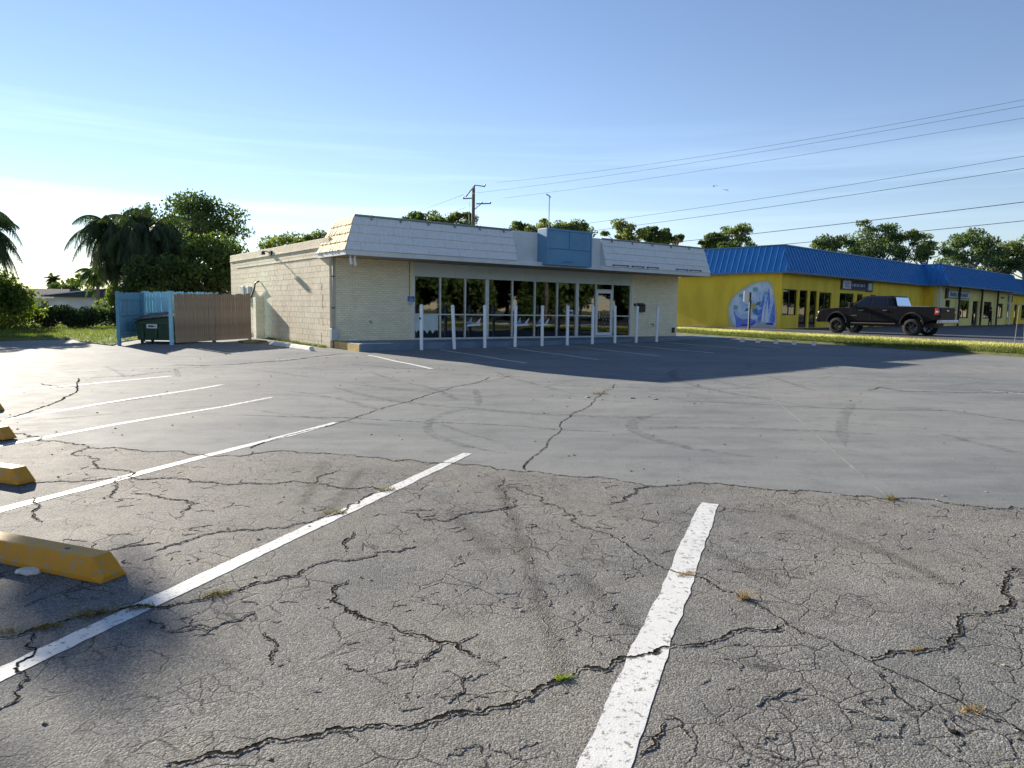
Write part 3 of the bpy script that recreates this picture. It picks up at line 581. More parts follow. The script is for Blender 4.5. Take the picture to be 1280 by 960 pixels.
# storefront
for a, b in zip([3.16, 4.9, 6.5, 8.2, 9.9, 11.5, 13.0], [4.9, 6.5, 8.2, 9.9, 11.5, 13.0, 14.2]):
    m = MB(); m.box(a + .004, b - .004, .02, .1, Z(2.74), Z(3.24)); part(m, "header_panel", 'header_grey', bevel=.004)
MUL = [3.19, 4.28, 5.37, 6.37, 7.58, 8.71, 9.89, 10.99, 12.06, 13.06, 14.17]; THICK = (6.37, 10.99)
for x in MUL:
    w = .075 if x in THICK else .03; m = MB(); m.box(x - w, x + w, .015, .13, Z(.52), Z(2.735)); part(m, "mullion", 'aluminium', bevel=.004)
m = MB(); m.box(3.16, 14.2, .03, .14, Z(.45), Z(.52)); part(m, "window_sill", 'aluminium')
for i, (a, b) in enumerate(zip(MUL[:-1], MUL[1:])):
    wa = .075 if a in THICK else .03; wb = .075 if b in THICK else .03; a_, b_ = a + wa, b - wb
    if i == 8:   # bay with the door
        m = MB(); m.box(a_, b_, .03, .12, Z(2.48), Z(2.535)); part(m, "transom_bar", 'aluminium')
        m = MB(); m.box(a_, b_, .07, .08, Z(2.535), Z(2.735)); part(m, "window_pane", 'shop_glass'); continue
    m = MB(); m.box(a_, b_, .03, .12, Z(1.36), Z(1.405)); part(m, "glazing_bar", 'aluminium')
    m = MB(); m.box(a_, b_, .07, .08, Z(.52), Z(1.36)); part(m, "window_pane", 'shop_glass')
    m = MB(); m.box(a_, b_, .07, .08, Z(1.405), Z(2.735)); part(m, "window_pane", 'shop_glass')
m = MB(); x0, x1 = 12.095, 13.025
m.box(x0, x0 + .09, .02, .07, Z(.535), Z(2.475)); m.box(x1 - .09, x1, .02, .07, Z(.535), Z(2.475)); m.box(x0 + .09, x1 - .09, .02, .07, Z(.535), Z(.66)); m.box(x0 + .09, x1 - .09, .02, .07, Z(2.36), Z(2.475))
door = part(m, "door", 'white_enamel', bevel=.004)
m = MB(); m.box(x0 + .09, x1 - .09, .04, .05, Z(.66), Z(2.36)); part(m, "pane", 'shop_glass', door)
m = MB(); m.tube([(x0 + .12, .02, Z(1.25)), (x0 + .12, -.045, Z(1.27)), (x0 + .12, -.045, Z(1.52)), (x0 + .12, .02, Z(1.54))], .011); part(m, "handle", 'white_enamel', door)
dots = MB(); rd = random.Random(4)
for r_ in range(11):
    for c_ in range(4):
        if rd.random() < .2: continue
        cx, cz, rad = x0 + .17 + c_ * .19 + (.09 if r_ % 2 else 0) * .8, .76 + r_ * .148 + rd.uniform(-.02, .02), rd.uniform(.014, .026)
        if cx > x1 - .11: continue
        k = 8; dots.add([(cx + rad * math.cos(j * math.pi / 4), .037, Z(cz + rad * math.sin(j * math.pi / 4))) for j in range(k)], [tuple(range(k))], rd.choice((0, 0, 1, 2)))
pm('dot_red', (.55, .06, .05)); pm('dot_yellow', (.75, .55, .1))
tag(part(dots, "dot_decal", ['decal_white', 'dot_red', 'dot_yellow'], door), kind='stuff')
def poly_decal(pts, y, mat, name):
    m = MB(); m.prism([(a, Z(b)) for a, b in pts], y, y + .002, 'y'); return part(m, name, mat)
for bx in (5.66, 8.0, 9.05):             # little sailing boats painted on the lower panes
    poly_decal([(bx - .22, .93), (bx + .62 * .8, .97), (bx + .38, 1.05), (bx - .14, 1.02)], .066, 'decal_white', "boat_decal")
    poly_decal([(bx - .16, 1.05), (bx + .05, 1.07), (bx + .02, 1.30)], .066, 'decal_blue', "boat_decal")
    poly_decal([(bx + .22, 1.05), (bx + .40, 1.08), (bx + .46, 1.28), (bx + .34, 1.17)], .066, 'decal_white', "boat_decal")
poly_decal([(6.9, 1.0), (7.4, 1.035), (7.4, 1.075), (6.9, 1.04)], .066, 'decal_white', "boat_decal"); poly_decal([(11.2, .98), (11.9, 1.0), (11.9, 1.02), (11.2, 1.0)], .066, 'decal_white', "boat_decal")
m = MB(); pr = [(3.24, 1.36), (3.24, .82)] + [(3.3 + k * .075, .74 + .05 * math.sin(k * 1.9) + (.03 if k % 3 else -.02)) for k in range(12)] + [(4.2, .80), (4.2, 1.36)]
m.prism([(a, Z(b)) for a, b in pr], .060, .064, 'y'); part(m, "paper_screen", 'paper')
m = MB(); m.box(4.86, 5.0, .6, .74, Z(.46), Z(3.2)); part(m, "interior_column", 'house_white')
m = MB(); m.box(10.55, 10.80, .062, .066, Z(1.42), Z(1.62)); m.box(10.58, 10.77, .058, .062, Z(1.45), Z(1.56), 1); part(m, "door_notice", ['label_white', 'ink'])
# soffit, fascia and mansard
m = MB(); m.box(-.08, 17.5, -1.58, .01, Z(3.25), Z(3.29)); part(m, "soffit", 'soffit')
m = MB(); m.box(-.12, 17.57, -1.62, -1.58, Z(3.24), Z(3.385)); m.box(-.12, -.08, -1.58, .85, Z(3.24), Z(3.385)); m.box(17.53, 17.57, -1.58, .4, Z(3.24), Z(3.385)); m.box(-.08, .0, .80, .85, Z(3.24), Z(3.385)); m.box(-.08, -.03, .012, .8, Z(3.25), Z(3.29)); part(m, "fascia_board", 'fascia_white')
def mans(q, t): return (t, -1.62 + .35 * q, Z(3.385 + 1.115 * q))
A, B, C_, D = (-.10, -1.60, Z(3.39)), (17.55, -1.60, Z(3.39)), (17.43, -1.25, Z(4.48)), (.34, -1.25, Z(4.48))
E_, F_, H1, H2 = (-.10, .83, Z(3.39)), (.34, .18, Z(4.48)), (17.55, .4, Z(3.39)), (17.43, .2, Z(4.48))
def mcore(x0, x1, left, right):
    m = MB(); a = (x0, -1.60, Z(3.39)); b = (x1, -1.60, Z(3.39)); c = (x1 - (.12 if right else 0), -1.25, Z(4.48)); d = (x0 + (.44 if left else 0), -1.25, Z(4.48))
    yb, yt = (.83, .18) if left else (-.9, -.9); e_ = (x0, yb, Z(3.39)); f_ = (d[0], yt, Z(4.48)); g_ = (x1, -.9 if not right else .4, Z(3.39)); h_ = (c[0], -.9 if not right else .2, Z(4.48))
    m.hexa([a, b, g_, e_, d, c, h_, f_]); return m
part(mcore(-.10, 6.58, True, False), "mansard_core", 'shake_white'); part(mcore(11.02, 17.55, False, True), "mansard_core", 'shake_white')
nrm = Vector((0, -.954, .300))
def slab(bl, br, tr, tl, n, tb, tt):
    f = lambda p, k: tuple(Vector(p) + n * k); return MB().hexa([f(bl, .0), f(br, .0), f(br, tb), f(bl, tb), f(tl, .0), f(tr, .0), f(tr, tt), f(tl, tt)])
for x0, x1, left, right in ((-.12, 6.56, 1, 0), (11.02, 17.57, 0, 1)):
    for c in range(4):
        q0, q1 = c / 4, min((c + 1) / 4 + .02, 1); lo0 = x0 + (.45 * q0 if left else 0); hi0 = x1 - (.12 * q0 if right else 0); lo1 = x0 + (.45 * q1 if left else 0); hi1 = x1 - (.12 * q1 if right else 0)
        cuts = [lo0] + [x for x in np.arange(x0 + .55 + .61 * (c % 2), x1 - .3, 1.22) + rb.uniform(-.05, .05) if x > lo0 + .3] + [hi0]
        for a, b in zip(cuts[:-1], cuts[1:]):
            ta = lo1 if a == lo0 else a; tb_ = hi1 if b == hi0 else b; j = rb.uniform(-.006, .006)
            part(slab(mans(q0 + j * .5, a + .004), mans(q0 + j * .5, b - .004), mans(q1, tb_ - .004), mans(q1, ta + .004), nrm, .048 + j, .008), "shingle_panel", 'shake_white')
nl = Vector((-.925, 0, .38))
def lft(q, k): y0, y1 = -1.62 + .35 * q, .85 - .66 * q; return (-.12 + .45 * q, y0 + (y1 - y0) * k, Z(3.385 + 1.115 * q))
for c in range(4):
    q0, q1 = c / 4, min((c + 1) / 4 + .03, 1); k = 0
    while k < .995:
        k2 = min(1, k + rb.uniform(.035, .07)); k2 = 1 if k2 > .95 else k2; j = rb.uniform(-.012, .012)
        part(slab(lft(q0 + j, k2 - .003), lft(q0 + j, k + .003), lft(q1, k + .003), lft(q1, k2 - .003), nl, .030 + rb.uniform(-.006, .012), .008), "shake", 'shake_cream'); k = k2
m = MB(); m.box(6.565, 11.015, -1.30, -1.24, Z(3.385), Z(4.52)); part(m, "flat_panel", 'panel_white'); m = MB(); m.box(6.565, 11.015, -1.60, -1.30, Z(3.385), Z(3.40)); part(m, "ledge_flashing", 'fascia_white')
for a, b, r_ in (((.33, -1.30, Z(4.525)), (6.56, -1.30, Z(4.525)), .035), ((11.03, -1.30, Z(4.525)), (17.42, -1.30, Z(4.525)), .03)): m = MB(); m.tube([a, b], r_, 8); part(m, "ridge_trim", 'trim_green', smooth=True)
for x in list(np.arange(.9, 6.5, 1.05)) + list(np.arange(11.6, 17.3, 1.2)):
    m = MB(); m.box(x - .02, x + .02, -1.37, -1.30, Z(4.40), Z(4.56)); part(m, "trim_bracket", 'trim_green')
cab = MB(); cab.box(7.74, 10.02, -1.86, -1.305, Z(3.30), Z(4.66)); sc = part(cab, "sign_cabinet", 'sign_blue', bevel=.02)
m = MB()
for a, b, c, d in ((7.74, 7.80, 3.30, 4.66), (9.96, 10.02, 3.30, 4.66)): m.box(a, b, -1.885, -1.862, Z(c), Z(d))
m.box(7.80, 9.96, -1.885, -1.862, Z(4.58), Z(4.66)); m.box(7.80, 9.96, -1.885, -1.862, Z(3.30), Z(3.37)); part(m, "cabinet_frame", 'sign_blue', sc, bevel=.006)
m = MB(); m.box(7.81, 9.95, -1.875, -1.862, Z(3.90), Z(3.93)); m.box(8.85, 8.875, -1.875, -1.862, Z(3.94), Z(4.57)); m.box(8.6, 9.05, -1.878, -1.862, Z(3.42), Z(3.46)); part(m, "panel_seam", 'sign_blue_dark', sc)
for a, b in ((11.35, 12.3), (12.45, 13.2), (13.35, 14.1), (15.2, 16.0), (16.1, 16.9)):
    m = MB(); m.tube([(a, -1.68, Z(3.47)), (b, -1.68, Z(3.47))], .016, 6); m.box(a + .05, a + .08, -1.69, -1.60, Z(3.42), Z(3.48)); m.box(b - .08, b - .05, -1.69, -1.60, Z(3.42), Z(3.48)); part(m, "light_rail", 'dark_metal')
# fittings fixed to the walls
m = MB(); m.tube([(.10, -.045, Z(3.25)), (.10, -.045, Z(.85))], .028, 8); dp = part(m, "conduit_pipe", 'utility_grey', smooth=True)
for z in (2.6, 1.55): m = MB(); m.box(.055, .145, -.08, -.004, Z(z), Z(z + .035)); part(m, "pipe_clamp", 'dark_metal', dp)
m = MB(); m.box(-.02, .22, -.18, -.006, Z(.48), Z(.88)); part(m, "meter_box", 'utility_grey', bevel=.01); m = MB(); m.tube([(.1, -.07, Z(.48)), (.1, -.07, Z(.20))], .03, 8); part(m, "riser_pipe", 'dark_metal')
for i, x in enumerate((.12, .26)):
    m = MB(); m.tube([(x, -1.45 - .02 * i, Z(3.24)), (x, -1.45, Z(3.10)), (x + .01, -1.50, Z(2.95 - .03 * i))], [.03, .035, .05], 10); part(m, "spotlight", 'white_enamel', smooth=True)
m = MB(); m.box(-.20, -.0, 9.3, 9.75, Z(1.85), Z(2.45)); m.box(-.16, -.0, 8.75, 9.25, Z(1.88), Z(2.42)); part(m, "electric_box", 'utility_grey', bevel=.015)
m = MB(); m.tube([(-.10, 8.75, Z(1.95)), (-.12, 8.45, Z(2.0)), (-.10, 8.1, Z(2.25)), (-.14, 7.75, Z(2.55)), (-.03, 7.6, Z(2.62))], .035, 8); part(m, "service_cable", 'dark_metal', smooth=True)
m = MB(); m.tube([(-.02, 8.9, Z(1.86)), (-.03, 7.2, Z(1.35)), (-.02, 5.9, Z(.95))], .012, 6); part(m, "loose_wire", 'white_enamel')
fx = MB(); fx.box(-.08, .0, 5.85, 6.1, Z(3.60), Z(3.78)); fx.tube([(-.08, 5.97, Z(3.70)), (-.22, 5.97, Z(3.76)), (-.32, 5.97, Z(3.72))], .02, 6)
fx.hexa([(-.30, 5.80, Z(3.62)), (-.46, 5.80, Z(3.60)), (-.46, 6.14, Z(3.60)), (-.30, 6.14, Z(3.62)), (-.32, 5.83, Z(3.76)), (-.44, 5.83, Z(3.74)), (-.44, 6.11, Z(3.74)), (-.32, 6.11, Z(3.76))]); part(fx, "flood_light", 'dark_metal')
m = MB(); m.box(16.96, 17.1, -.07, -.002, Z(.62), Z(.86)); part(m, "outlet_box", 'dark_metal'); m = MB(); m.tube([(15.55, .0, Z(1.02)), (15.55, -.12, Z(1.02)), (15.55, -.14, Z(.9))], .025, 6); part(m, "hose_tap", 'dark_metal')
m = MB(); m.tube([(1.45, .0, Z(1.12)), (1.45, -.08, Z(1.12)), (1.47, -.1, Z(1.04))], .03, 6); part(m, "hose_tap", 'grey_metal')
m = MB(); m.tube([(2.98, -.02, Z(3.25)), (2.97, -.025, Z(2.6)), (2.98, -.02, Z(2.03))], .009, 6); part(m, "hanging_wire", 'dark_metal')
# ---- walkway in front of the shop
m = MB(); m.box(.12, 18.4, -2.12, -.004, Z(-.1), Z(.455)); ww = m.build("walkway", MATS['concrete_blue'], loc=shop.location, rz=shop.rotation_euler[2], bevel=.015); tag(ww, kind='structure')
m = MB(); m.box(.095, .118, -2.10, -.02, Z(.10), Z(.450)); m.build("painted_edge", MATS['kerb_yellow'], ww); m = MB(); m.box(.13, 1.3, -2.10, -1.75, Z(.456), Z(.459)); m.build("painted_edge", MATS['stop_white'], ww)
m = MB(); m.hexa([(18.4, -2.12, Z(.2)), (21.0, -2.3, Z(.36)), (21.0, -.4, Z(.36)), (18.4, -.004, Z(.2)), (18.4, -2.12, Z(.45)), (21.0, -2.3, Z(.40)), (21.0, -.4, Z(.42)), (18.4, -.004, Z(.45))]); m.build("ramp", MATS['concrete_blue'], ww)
cs, sn = .807, .5906
def SP(t, n, z=0): return (-6.132 + cs * t + sn * n, 24.041 + sn * t - cs * n, z)
# ---- bollards
BT = [(2.17, 2.36, 0, 0), (3.42, 2.38, 3.4, .5), (4.66, 2.38, .8, 0), (5.98, 2.36, -.3, 0), (7.2, 2.38, .3, 0), (8.42, 2.38, .3, .2), (9.7, 2.38, .2, 0), (10.92, 2.38, 2.2, 0), (12.1, 2.4, -.6, 0), (13.35, 2.36, -.9, 0)]
def bollard():
    b = empty("bollard", (0, 0, 0)); m = MB(); m.tube([(0, 0, -.12), (0, 0, .02), (0, 0, 1.40)], .058, 14); m.build("post", MATS['post_white'], b, smooth=False)
    m = MB(); m.tube([(0, 0, 1.385), (0, 0, 1.44), (0, 0, 1.475), (0, 0, 1.49)], [.066, .066, .05, .018], 14); m.build("cap", MATS['white_enamel'], b); return b
bo = bollard()
for i, (t, n, lx, ly) in enumerate(BT):
    o = bo if i == 0 else copy_tree(bo); x, y, _ = SP(t, n); o.location = (x, y, G(x, y)); o.rotation_euler = (R(ly), R(-lx), R(36))
    lab = {0: "white bollard beside the blue parking sign, with a dark scuff", 1: "white bollard leaning clearly sideways before the storefront windows", 7: "white bollard leaning in front of the dotted glass door", 8: "upright white bollard beside the black mailbox on brick", 9: "upright white bollard at the end of the row before right brick wall"}.get(i, {2: "upright white bollard before the pane with a boat, next to the leaning one", 3: "upright white bollard just past the first thick mullion", 4: "upright white bollard between the two close boat decals", 5: "upright white bollard after the boat windows, before a plain dark pane", 6: "upright white bollard beside the small notice on the glass"}.get(i))
    tag(o, lab, "bollard", "white bollards along the shop walkway")
m = MB(); m.tube([(-.06, -.02, 1.06), (-.075, -.03, 1.0)], .03, 6); m.build("scuff_plate", MATS['dark_metal'], bo)
# ---- small things fixed at the front
sg = empty("parking_sign", SP(3.03, .03, 1.72), math.atan2(.5906, .807), label="blue and white accessible parking sign hanging on the brick wall", cat="sign")
m = MB(); m.box(-.15, .15, -.01, .0, 0, .31); m.build("sign_panel", MATS['label_white'], sg); m = MB(); m.box(-.14, .14, -.014, -.0102, .105, .30); m.build("blue_field", MATS['sign_face_blue'], sg)
m = MB(); m.tube([(.0, -.018, .27), (.0, -.018, .265)], .02, 8)
m.tube([(0, -.018, .25), (.0, -.018, .19), (.055, -.018, .19), (.08, -.018, .14)], .011, 6)
m.tube([(.045 * math.cos(a) - .01, -.018, .165 + .045 * math.sin(a)) for a in np.linspace(1.9, 6.0, 14)], .008, 6); m.build("wheelchair_symbol", MATS['label_white'], sg)
m = MB()
for k in range(3): m.box(-.12, .12 - .03 * k, -.014, -.0102, .078 - k * .032, .09 - k * .032)
m.build("sign_lettering", MATS['sign_face_blue'], sg)
mbx = empty("mailbox", SP(14.76, .002, 1.58), math.atan2(.5906, .807), label="black metal mailbox mounted on the right brick wall", cat="mailbox")
m = MB(); m.box(-.19, .19, -.16, -.002, 0, .27); m.build("box", MATS['dark_metal'], mbx, bevel=.015); m = MB(); m.hexa([(-.2, -.19, .275), (.2, -.19, .275), (.2, -.002, .275), (-.2, -.002, .275), (-.2, -.17, .31), (.2, -.17, .31), (.2, -.002, .40), (-.2, -.002, .40)]); m.build("lid", MATS['dark_metal'], mbx)
m = MB(); m.box(-.40, -.30, -.05, -.002, .26, .38); m.build("bell_plate", MATS['dark_metal'], mbx)
an = empty("antenna_mast", SP(10.95, -2.0, 3.74), label="thin metal antenna mast standing on the shop roof", cat="antenna"); h_ = 2.85
m = MB(); m.tube([(0, 0, 0), (0, 0, h_)], .022, 6); m.build("mast", MATS['grey_metal'], an); m = MB(); m.tube([(-.14, 0, h_ + .08), (0, 0, h_), (.06, 0, h_ - .06)], .03, 6); m.build("antenna_head", MATS['grey_metal'], an); m = MB(); m.box(-.15, .15, -.15, .15, 0, .04); m.build("base_plate", MATS['grey_metal'], an)
# ---- wheel stops
def wheel_stop(L_, mat):
    e = empty("wheel_stop", (0, 0, 0)); m = MB(); h, w0, w1 = .135, .085, .060; xs_ = [-L_ / 2, -L_ / 2 + .09, L_ / 2 - .09, L_ / 2]
    prof = [(-w0, 0), (-w0, .03), (-w1, h), (w1, h), (w0, .03), (w0, 0)]; vs_, fs_ = [], []
    for i, x in enumerate(xs_):
        for a, b in prof: vs_.append((x, a * (.96 if i in (0, 3) else 1), b if 0 < i < 3 else b * .30))
    for i in range(3):
        for k in range(6): fs_.append((i * 6 + k, i * 6 + (k + 1) % 6, (i + 1) * 6 + (k + 1) % 6, (i + 1) * 6 + k))
    fs_ += [tuple(range(6)), tuple(range(18, 24))]; m.add(vs_, fs_); m.build("body", MATS[mat], e, bevel=.008)
    for x in (-L_ * .3, L_ * .3): p = MB(); p.tube([(x, 0, h - .02), (x, 0, h + .004)], .014, 8); p.build("rebar_pin", MATS['dark_metal'], e)
    return e
ws = wheel_stop(1.83, 'stop_yellow'); ang = math.atan2(-.36, .93)
for i, (x, y, lab) in enumerate([(-2.25, 3.93, "yellow concrete wheel stop beside the broken concrete chunk and weeds"), (-4.16, 6.02, "yellow wheel stop next to the jagged crack between two white lines"), (-5.67, 7.93, "yellow wheel stop at the head of a worn-line stall"), (-7.25, 10.0, "yellow wheel stop by the long curved crack"), (-1.86, 2.13, "yellow wheel stop tip beside the lowest white line")]):
    o = ws if i == 0 else copy_tree(ws); cx, cy = x - math.cos(ang) * .915, y - math.sin(ang) * .915; o.location = (cx, cy, G(cx, cy) + .002); o.rotation_euler = (0, 0, ang + (.03 if i == 2 else 0)); tag(o, lab, "wheel stop", "yellow wheel stops at the stall heads")
w2 = wheel_stop(1.83, 'stop_white')
dA = math.atan2(-1.58, 1.2)
for i, (x, y, a, lab) in enumerate([(-8.1, 24.85, dA, "whitish wheel stop by the side wall, next to the fence shadow"), (-6.85, 23.2, dA, "whitish wheel stop by the side wall, next to the meter pipe"), (9.75, 30.35, 1.15, 0), (10.3, 30.0, 1.15, 0), (10.85, 29.45, 1.15, 0), (11.4, 28.95, 1.15, 0), (11.95, 28.35, 1.15, 0)]):
    o = w2 if i == 0 else copy_tree(w2)
    if i > 1: o.scale = (.35, 1, 1)
    o.location = (x, y, G(x, y) + .003); o.rotation_euler = (0, 0, a); tag(o, lab or "short white wheel stop block along the grass verge", "wheel stop", "white wheel stops")
m = MB(); rk = random.Random(2)
def rock(name, x, y, s, mat, lab, cat, flat=.5):
    bm = bmesh.new(); bmesh.ops.create_icosphere(bm, subdivisions=2, radius=1)
    for v in bm.verts: v.co *= rk.uniform(.75, 1.15); v.co.z *= flat
    me = bpy.data.meshes.new(name); bm.to_mesh(me); bm.free(); o = link(name, me, MATS[mat], None, (x, y, G(x, y) + s * flat * .5)); o.scale = (s * 1.4, s, s); return tag(o, lab, cat)
rock("concrete_chunk", -2.80, 4.02, .055, 'stop_white', "broken pale concrete chunk under the yellow wheel stop", "rubble", .35)
rock("stone", 1.693, 2.554, .014, 'crack_fill', "small dark stone lying on the old asphalt", "stone")
rock("mulch_mound", -9.6, 26.4, .38, 'soil_dry', "low mound of dry mulch at the foot of the side wall", "mulch", .25)
for x, y in ((1.29, 12.04), (2.40, 11.85), (2.03, 11.97)): tag(rock("litter", x, y, .035, 'stone', None, "x", .4), "small pale scrap of litter on the sealed asphalt", "litter", "litter scraps on the sealed asphalt")
# ---- weeds in the cracks
for i, (x, y, r_, h_, k) in enumerate(WEEDS):
    n = int(60 + 900 * r_); th = rng.uniform(0, 6.28, n); rad = r_ * np.sqrt(rng.random(n)); P = np.stack([rad * np.cos(th) * 1.3, rad * np.sin(th) * .5], 1)
    a = rng.uniform(0, 6.28, n); h = rng.uniform(.35, 1, n) * h_; w = .0022; ln = rng.normal(0, .9, (n, 2)) * h[:, None]; V = np.empty((n, 3, 3))
    V[:, 0] = np.stack([P[:, 0] - np.cos(a) * w, P[:, 1] - np.sin(a) * w, 0 * a], 1); V[:, 1] = np.stack([P[:, 0] + np.cos(a) * w, P[:, 1] + np.sin(a) * w, 0 * a], 1); V[:, 2] = np.stack([P[:, 0] + ln[:, 0], P[:, 1] + ln[:, 1], h], 1)
    o = link("weed_tuft", raw_mesh("weed_tuft", V.reshape(-1, 3), np.arange(3 * n).reshape(-1, 3), 3), MATS[('weed_green', 'weed_brown', 'weed_dry')[k]], None, (x, y, G(x, y) + .003), rng.uniform(0, .6))
    lab = {0: "brown weed tuft below the white line, smaller neighbour of the widest tuft", 1: "widest brown weed tuft in the crack beside the white line", 2: "flat brown weeds growing right on the white line near the yellow stop", 3: "brown weeds in the crack on the far side of the long white line", 5: "weeds at the edge of the long white line midway", 6: "small weed in the junction crack near the white line's end", 7: "single bright green weed in the long crack beside the wide white stripe", 10: "brown weed where the pale joint meets the asphalt seam", 12: "low straw-coloured weeds on the sealed joint near the building shadow"}.get(i, "dry straw weed scrap in a thin crack right of the wide stripe" if k == 2 else "flat brown weeds at the start of the crack below the wheel stop")
    tag(o, lab, "weed", "weeds in the asphalt cracks")
# ================================================================== ENCLOSURE, DUMPSTER, NEIGHBOUR HOUSES
def fence_run(name, a, b, h, mat, lab, grp, gap=.0, z0=.06, dog=True, rails=True, seed=1, post_mat=None, posts=(0, 1), slat=.105):
    ax, ay = a; bx, by = b; Ln = math.hypot(bx - ax, by - ay); e = empty(name, (ax, ay, G(ax, ay)), math.atan2(by - ay, bx - ax), label=lab, cat="fence", group=grp); dz = (G(bx, by) - G(ax, ay)) / Ln; r = random.Random(seed)
    k = int(Ln / slat); wv = Ln / k; meshes = []
    for v in range(4):
        hh = h + (-.02, 0, .012, .025)[v]; w = wv - .008; poly = [(0, z0), (w, z0), (w, hh - .04), (w - .03, hh), (.03, hh), (0, hh - .04)] if dog else [(0, z0), (w, z0), (w, hh), (0, hh)]
        meshes.append(MB().prism(poly, -.009, .009, 'y').mesh("picket")); meshes[-1].materials.append(MATS[mat])
    for i in range(k):
        o = bpy.data.objects.new("picket", r.choice(meshes)); COL.objects.link(o); o.parent = e; o.location = (i * wv + .004, r.uniform(-.004, .004), dz * i * wv); o.rotation_euler = (0, r.uniform(-.006, .006), 0)
    if rails:
        for z in (.35, 1.0, 1.55):
            m = MB(); m.hexa([(0, .011, z), (Ln, .011, z + dz * Ln), (Ln, .05, z + dz * Ln), (0, .05, z), (0, .011, z + .09), (Ln, .011, z + .09 + dz * Ln), (Ln, .05, z + .09 + dz * Ln), (0, .05, z + .09)]); m.build("rail", MATS[mat], e)
    for q in posts:
        m = MB(); x = q * Ln; m.box(x - .05, x + .05, .015, .115, -.1 + dz * x, h + .03 + dz * x); m.build("post", MATS[post_mat or mat], e, bevel=.006)
    return e
gA = "panels of the dumpster enclosure"
fence_run("wood_fence", (-11.78, 24.95), (-11.12, 26.75), 1.78, 'fence_wood', "weathered brown wooden fence panel next to the light blue post", gA, seed=2, posts=(1,))
fence_run("wood_fence", (-11.12, 26.78), (-10.40, 28.40), 1.80, 'fence_wood', "weathered brown wooden fence panel running to the shop's side wall", gA, seed=3, posts=(1,))
fence_run("painted_fence", (-13.98, 27.0), (-11.05, 27.0), 1.85, 'fence_blue_lit', "bright blue picket fence panel, sunlit tone in its colour, behind the green dumpster", gA, seed=4, posts=())
fence_run("painted_gate", (-13.96, 26.9), (-13.42, 24.25), 1.80, 'fence_blue', "darker blue open gate leaf with rails facing the dumpster", gA, seed=5, posts=(0, 1), z0=.22)
fp = empty("fence_post", (-11.86, 24.86, G(-11.86, 24.86)), label="light blue square post at the corner of the enclosure", cat="post"); m = MB(); m.box(-.055, .055, -.055, .055, -.1, 1.83); m.build("shaft", MATS['fence_blue_lit'], fp, bevel=.006); m = MB(); m.box(-.075, .075, -.075, .075, 1.83, 1.86); m.build("cap", MATS['fence_blue_lit'], fp)
dm = empty("dumpster", (-12.62, 25.75, G(-12.6, 25.7)), R(4), label="dark green dumpster with slanted black lids and white label", cat="dumpster")
m = MB(); m.hexa([(-.66, -.45, .12), (.72, -.45, .12), (.72, .65, .12), (-.66, .65, .12), (-.70, -.52, .80), (.78, -.52, .98), (.78, .70, 1.15), (-.70, .70, 1.02)]); body = m.build("body", MATS['dumpster_green'], dm, bevel=.02)
for x in (-.45, 0, .45): m = MB(); m.box(x - .035, x + .035, -.54, -.47, .2, .72); m.build("rib", MATS['dumpster_green'], body)
m = MB(); m.box(-.70, .76, -.57, -.5, .70, .77); m.build("rim", MATS['dumpster_green'], body)
for a, b in ((-.74, -.02), (.0, .80)):
    m = MB(); za, zb = .82 + (a + .74) * .115, .82 + (b + .74) * .115; m.hexa([(a, -.58, za), (b, -.58, zb), (b, .72, zb + .19), (a, .72, za + .19), (a, -.58, za + .035), (b, -.58, zb + .035), (b, .72, zb + .225), (a, .72, za + .225)]); ld = m.build("lid", MATS['lid_black'], dm, bevel=.01)
    for k in range(4): x = a + .1 + k * (b - a - .2) / 3; zz_ = za + (x - a) * .115; m = MB(); m.hexa([(x - .02, -.55, zz_ + .037), (x + .02, -.55, zz_ + .041), (x + .02, .68, zz_ + .221), (x - .02, .68, zz_ + .217), (x - .015, -.55, zz_ + .055), (x + .015, -.55, zz_ + .06), (x + .015, .68, zz_ + .24), (x - .015, .68, zz_ + .235)]); m.build("lid_rib", MATS['lid_black'], ld)
m = MB(); m.box(-.30, .06, -.556, -.545, .545, .69); lb = m.build("label_plate", MATS['label_white'], dm); m = MB(); m.box(-.24, -.16, -.561, -.557, .58, .65); m.box(-.15, -.06, -.561, -.557, .58, .65); m.box(-.04, .02, -.561, -.557, .60, .635); m.build("label_print", MATS['ink'], lb)
for x in (-.55, .6):
    for y in (-.35, .5): m = MB(); m.tube([(x - .03, y, .07), (x + .03, y, .07)], .07, 12); m.build("caster", MATS['dark_metal'], dm)
# ---- neighbour houses beyond the hedge
def openw(x0, x1, z0, z1, y0, y1, ops):
    xs_ = sorted({x0, x1, *[v for o in ops for v in o[:2]]}); zs_ = sorted({z0, z1, *[v for o in ops for v in o[2:]]}); m = MB()
    for a, b in zip(xs_[:-1], xs_[1:]):
        c = z0
        for o in sorted([o for o in ops if o[0] <= a + 1e-6 and o[1] >= b - 1e-6], key=lambda o: o[2]):
            if o[2] > c + 1e-6: m.box(a, b, y0, y1, c, o[2])
            c = o[3]
        if c < z1 - 1e-6: m.box(a, b, y0, y1, c, z1)
    return m
h1 = empty("white_house", (-46, 72, .30), R(6), label="low white house with a dark shallow gabled roof behind the hedge", cat="house")
ops = [(6.0, 6.7, 0, 1.7), (7.6, 8.6, .6, 1.6)]; openw(0, 16, -.1, 1.95, 0, .2, [(10.3, 12.6, .5, 1.55)]).build("wall", MATS['house_white'], h1)
m = MB(); m.box(0, .2, .2, 9, -.1, 1.95); m.box(15.8, 16, .2, 9, -.1, 1.95); m.box(.2, 15.8, 8.8, 9, -.1, 1.95); m.build("wall", MATS['house_white'], h1)
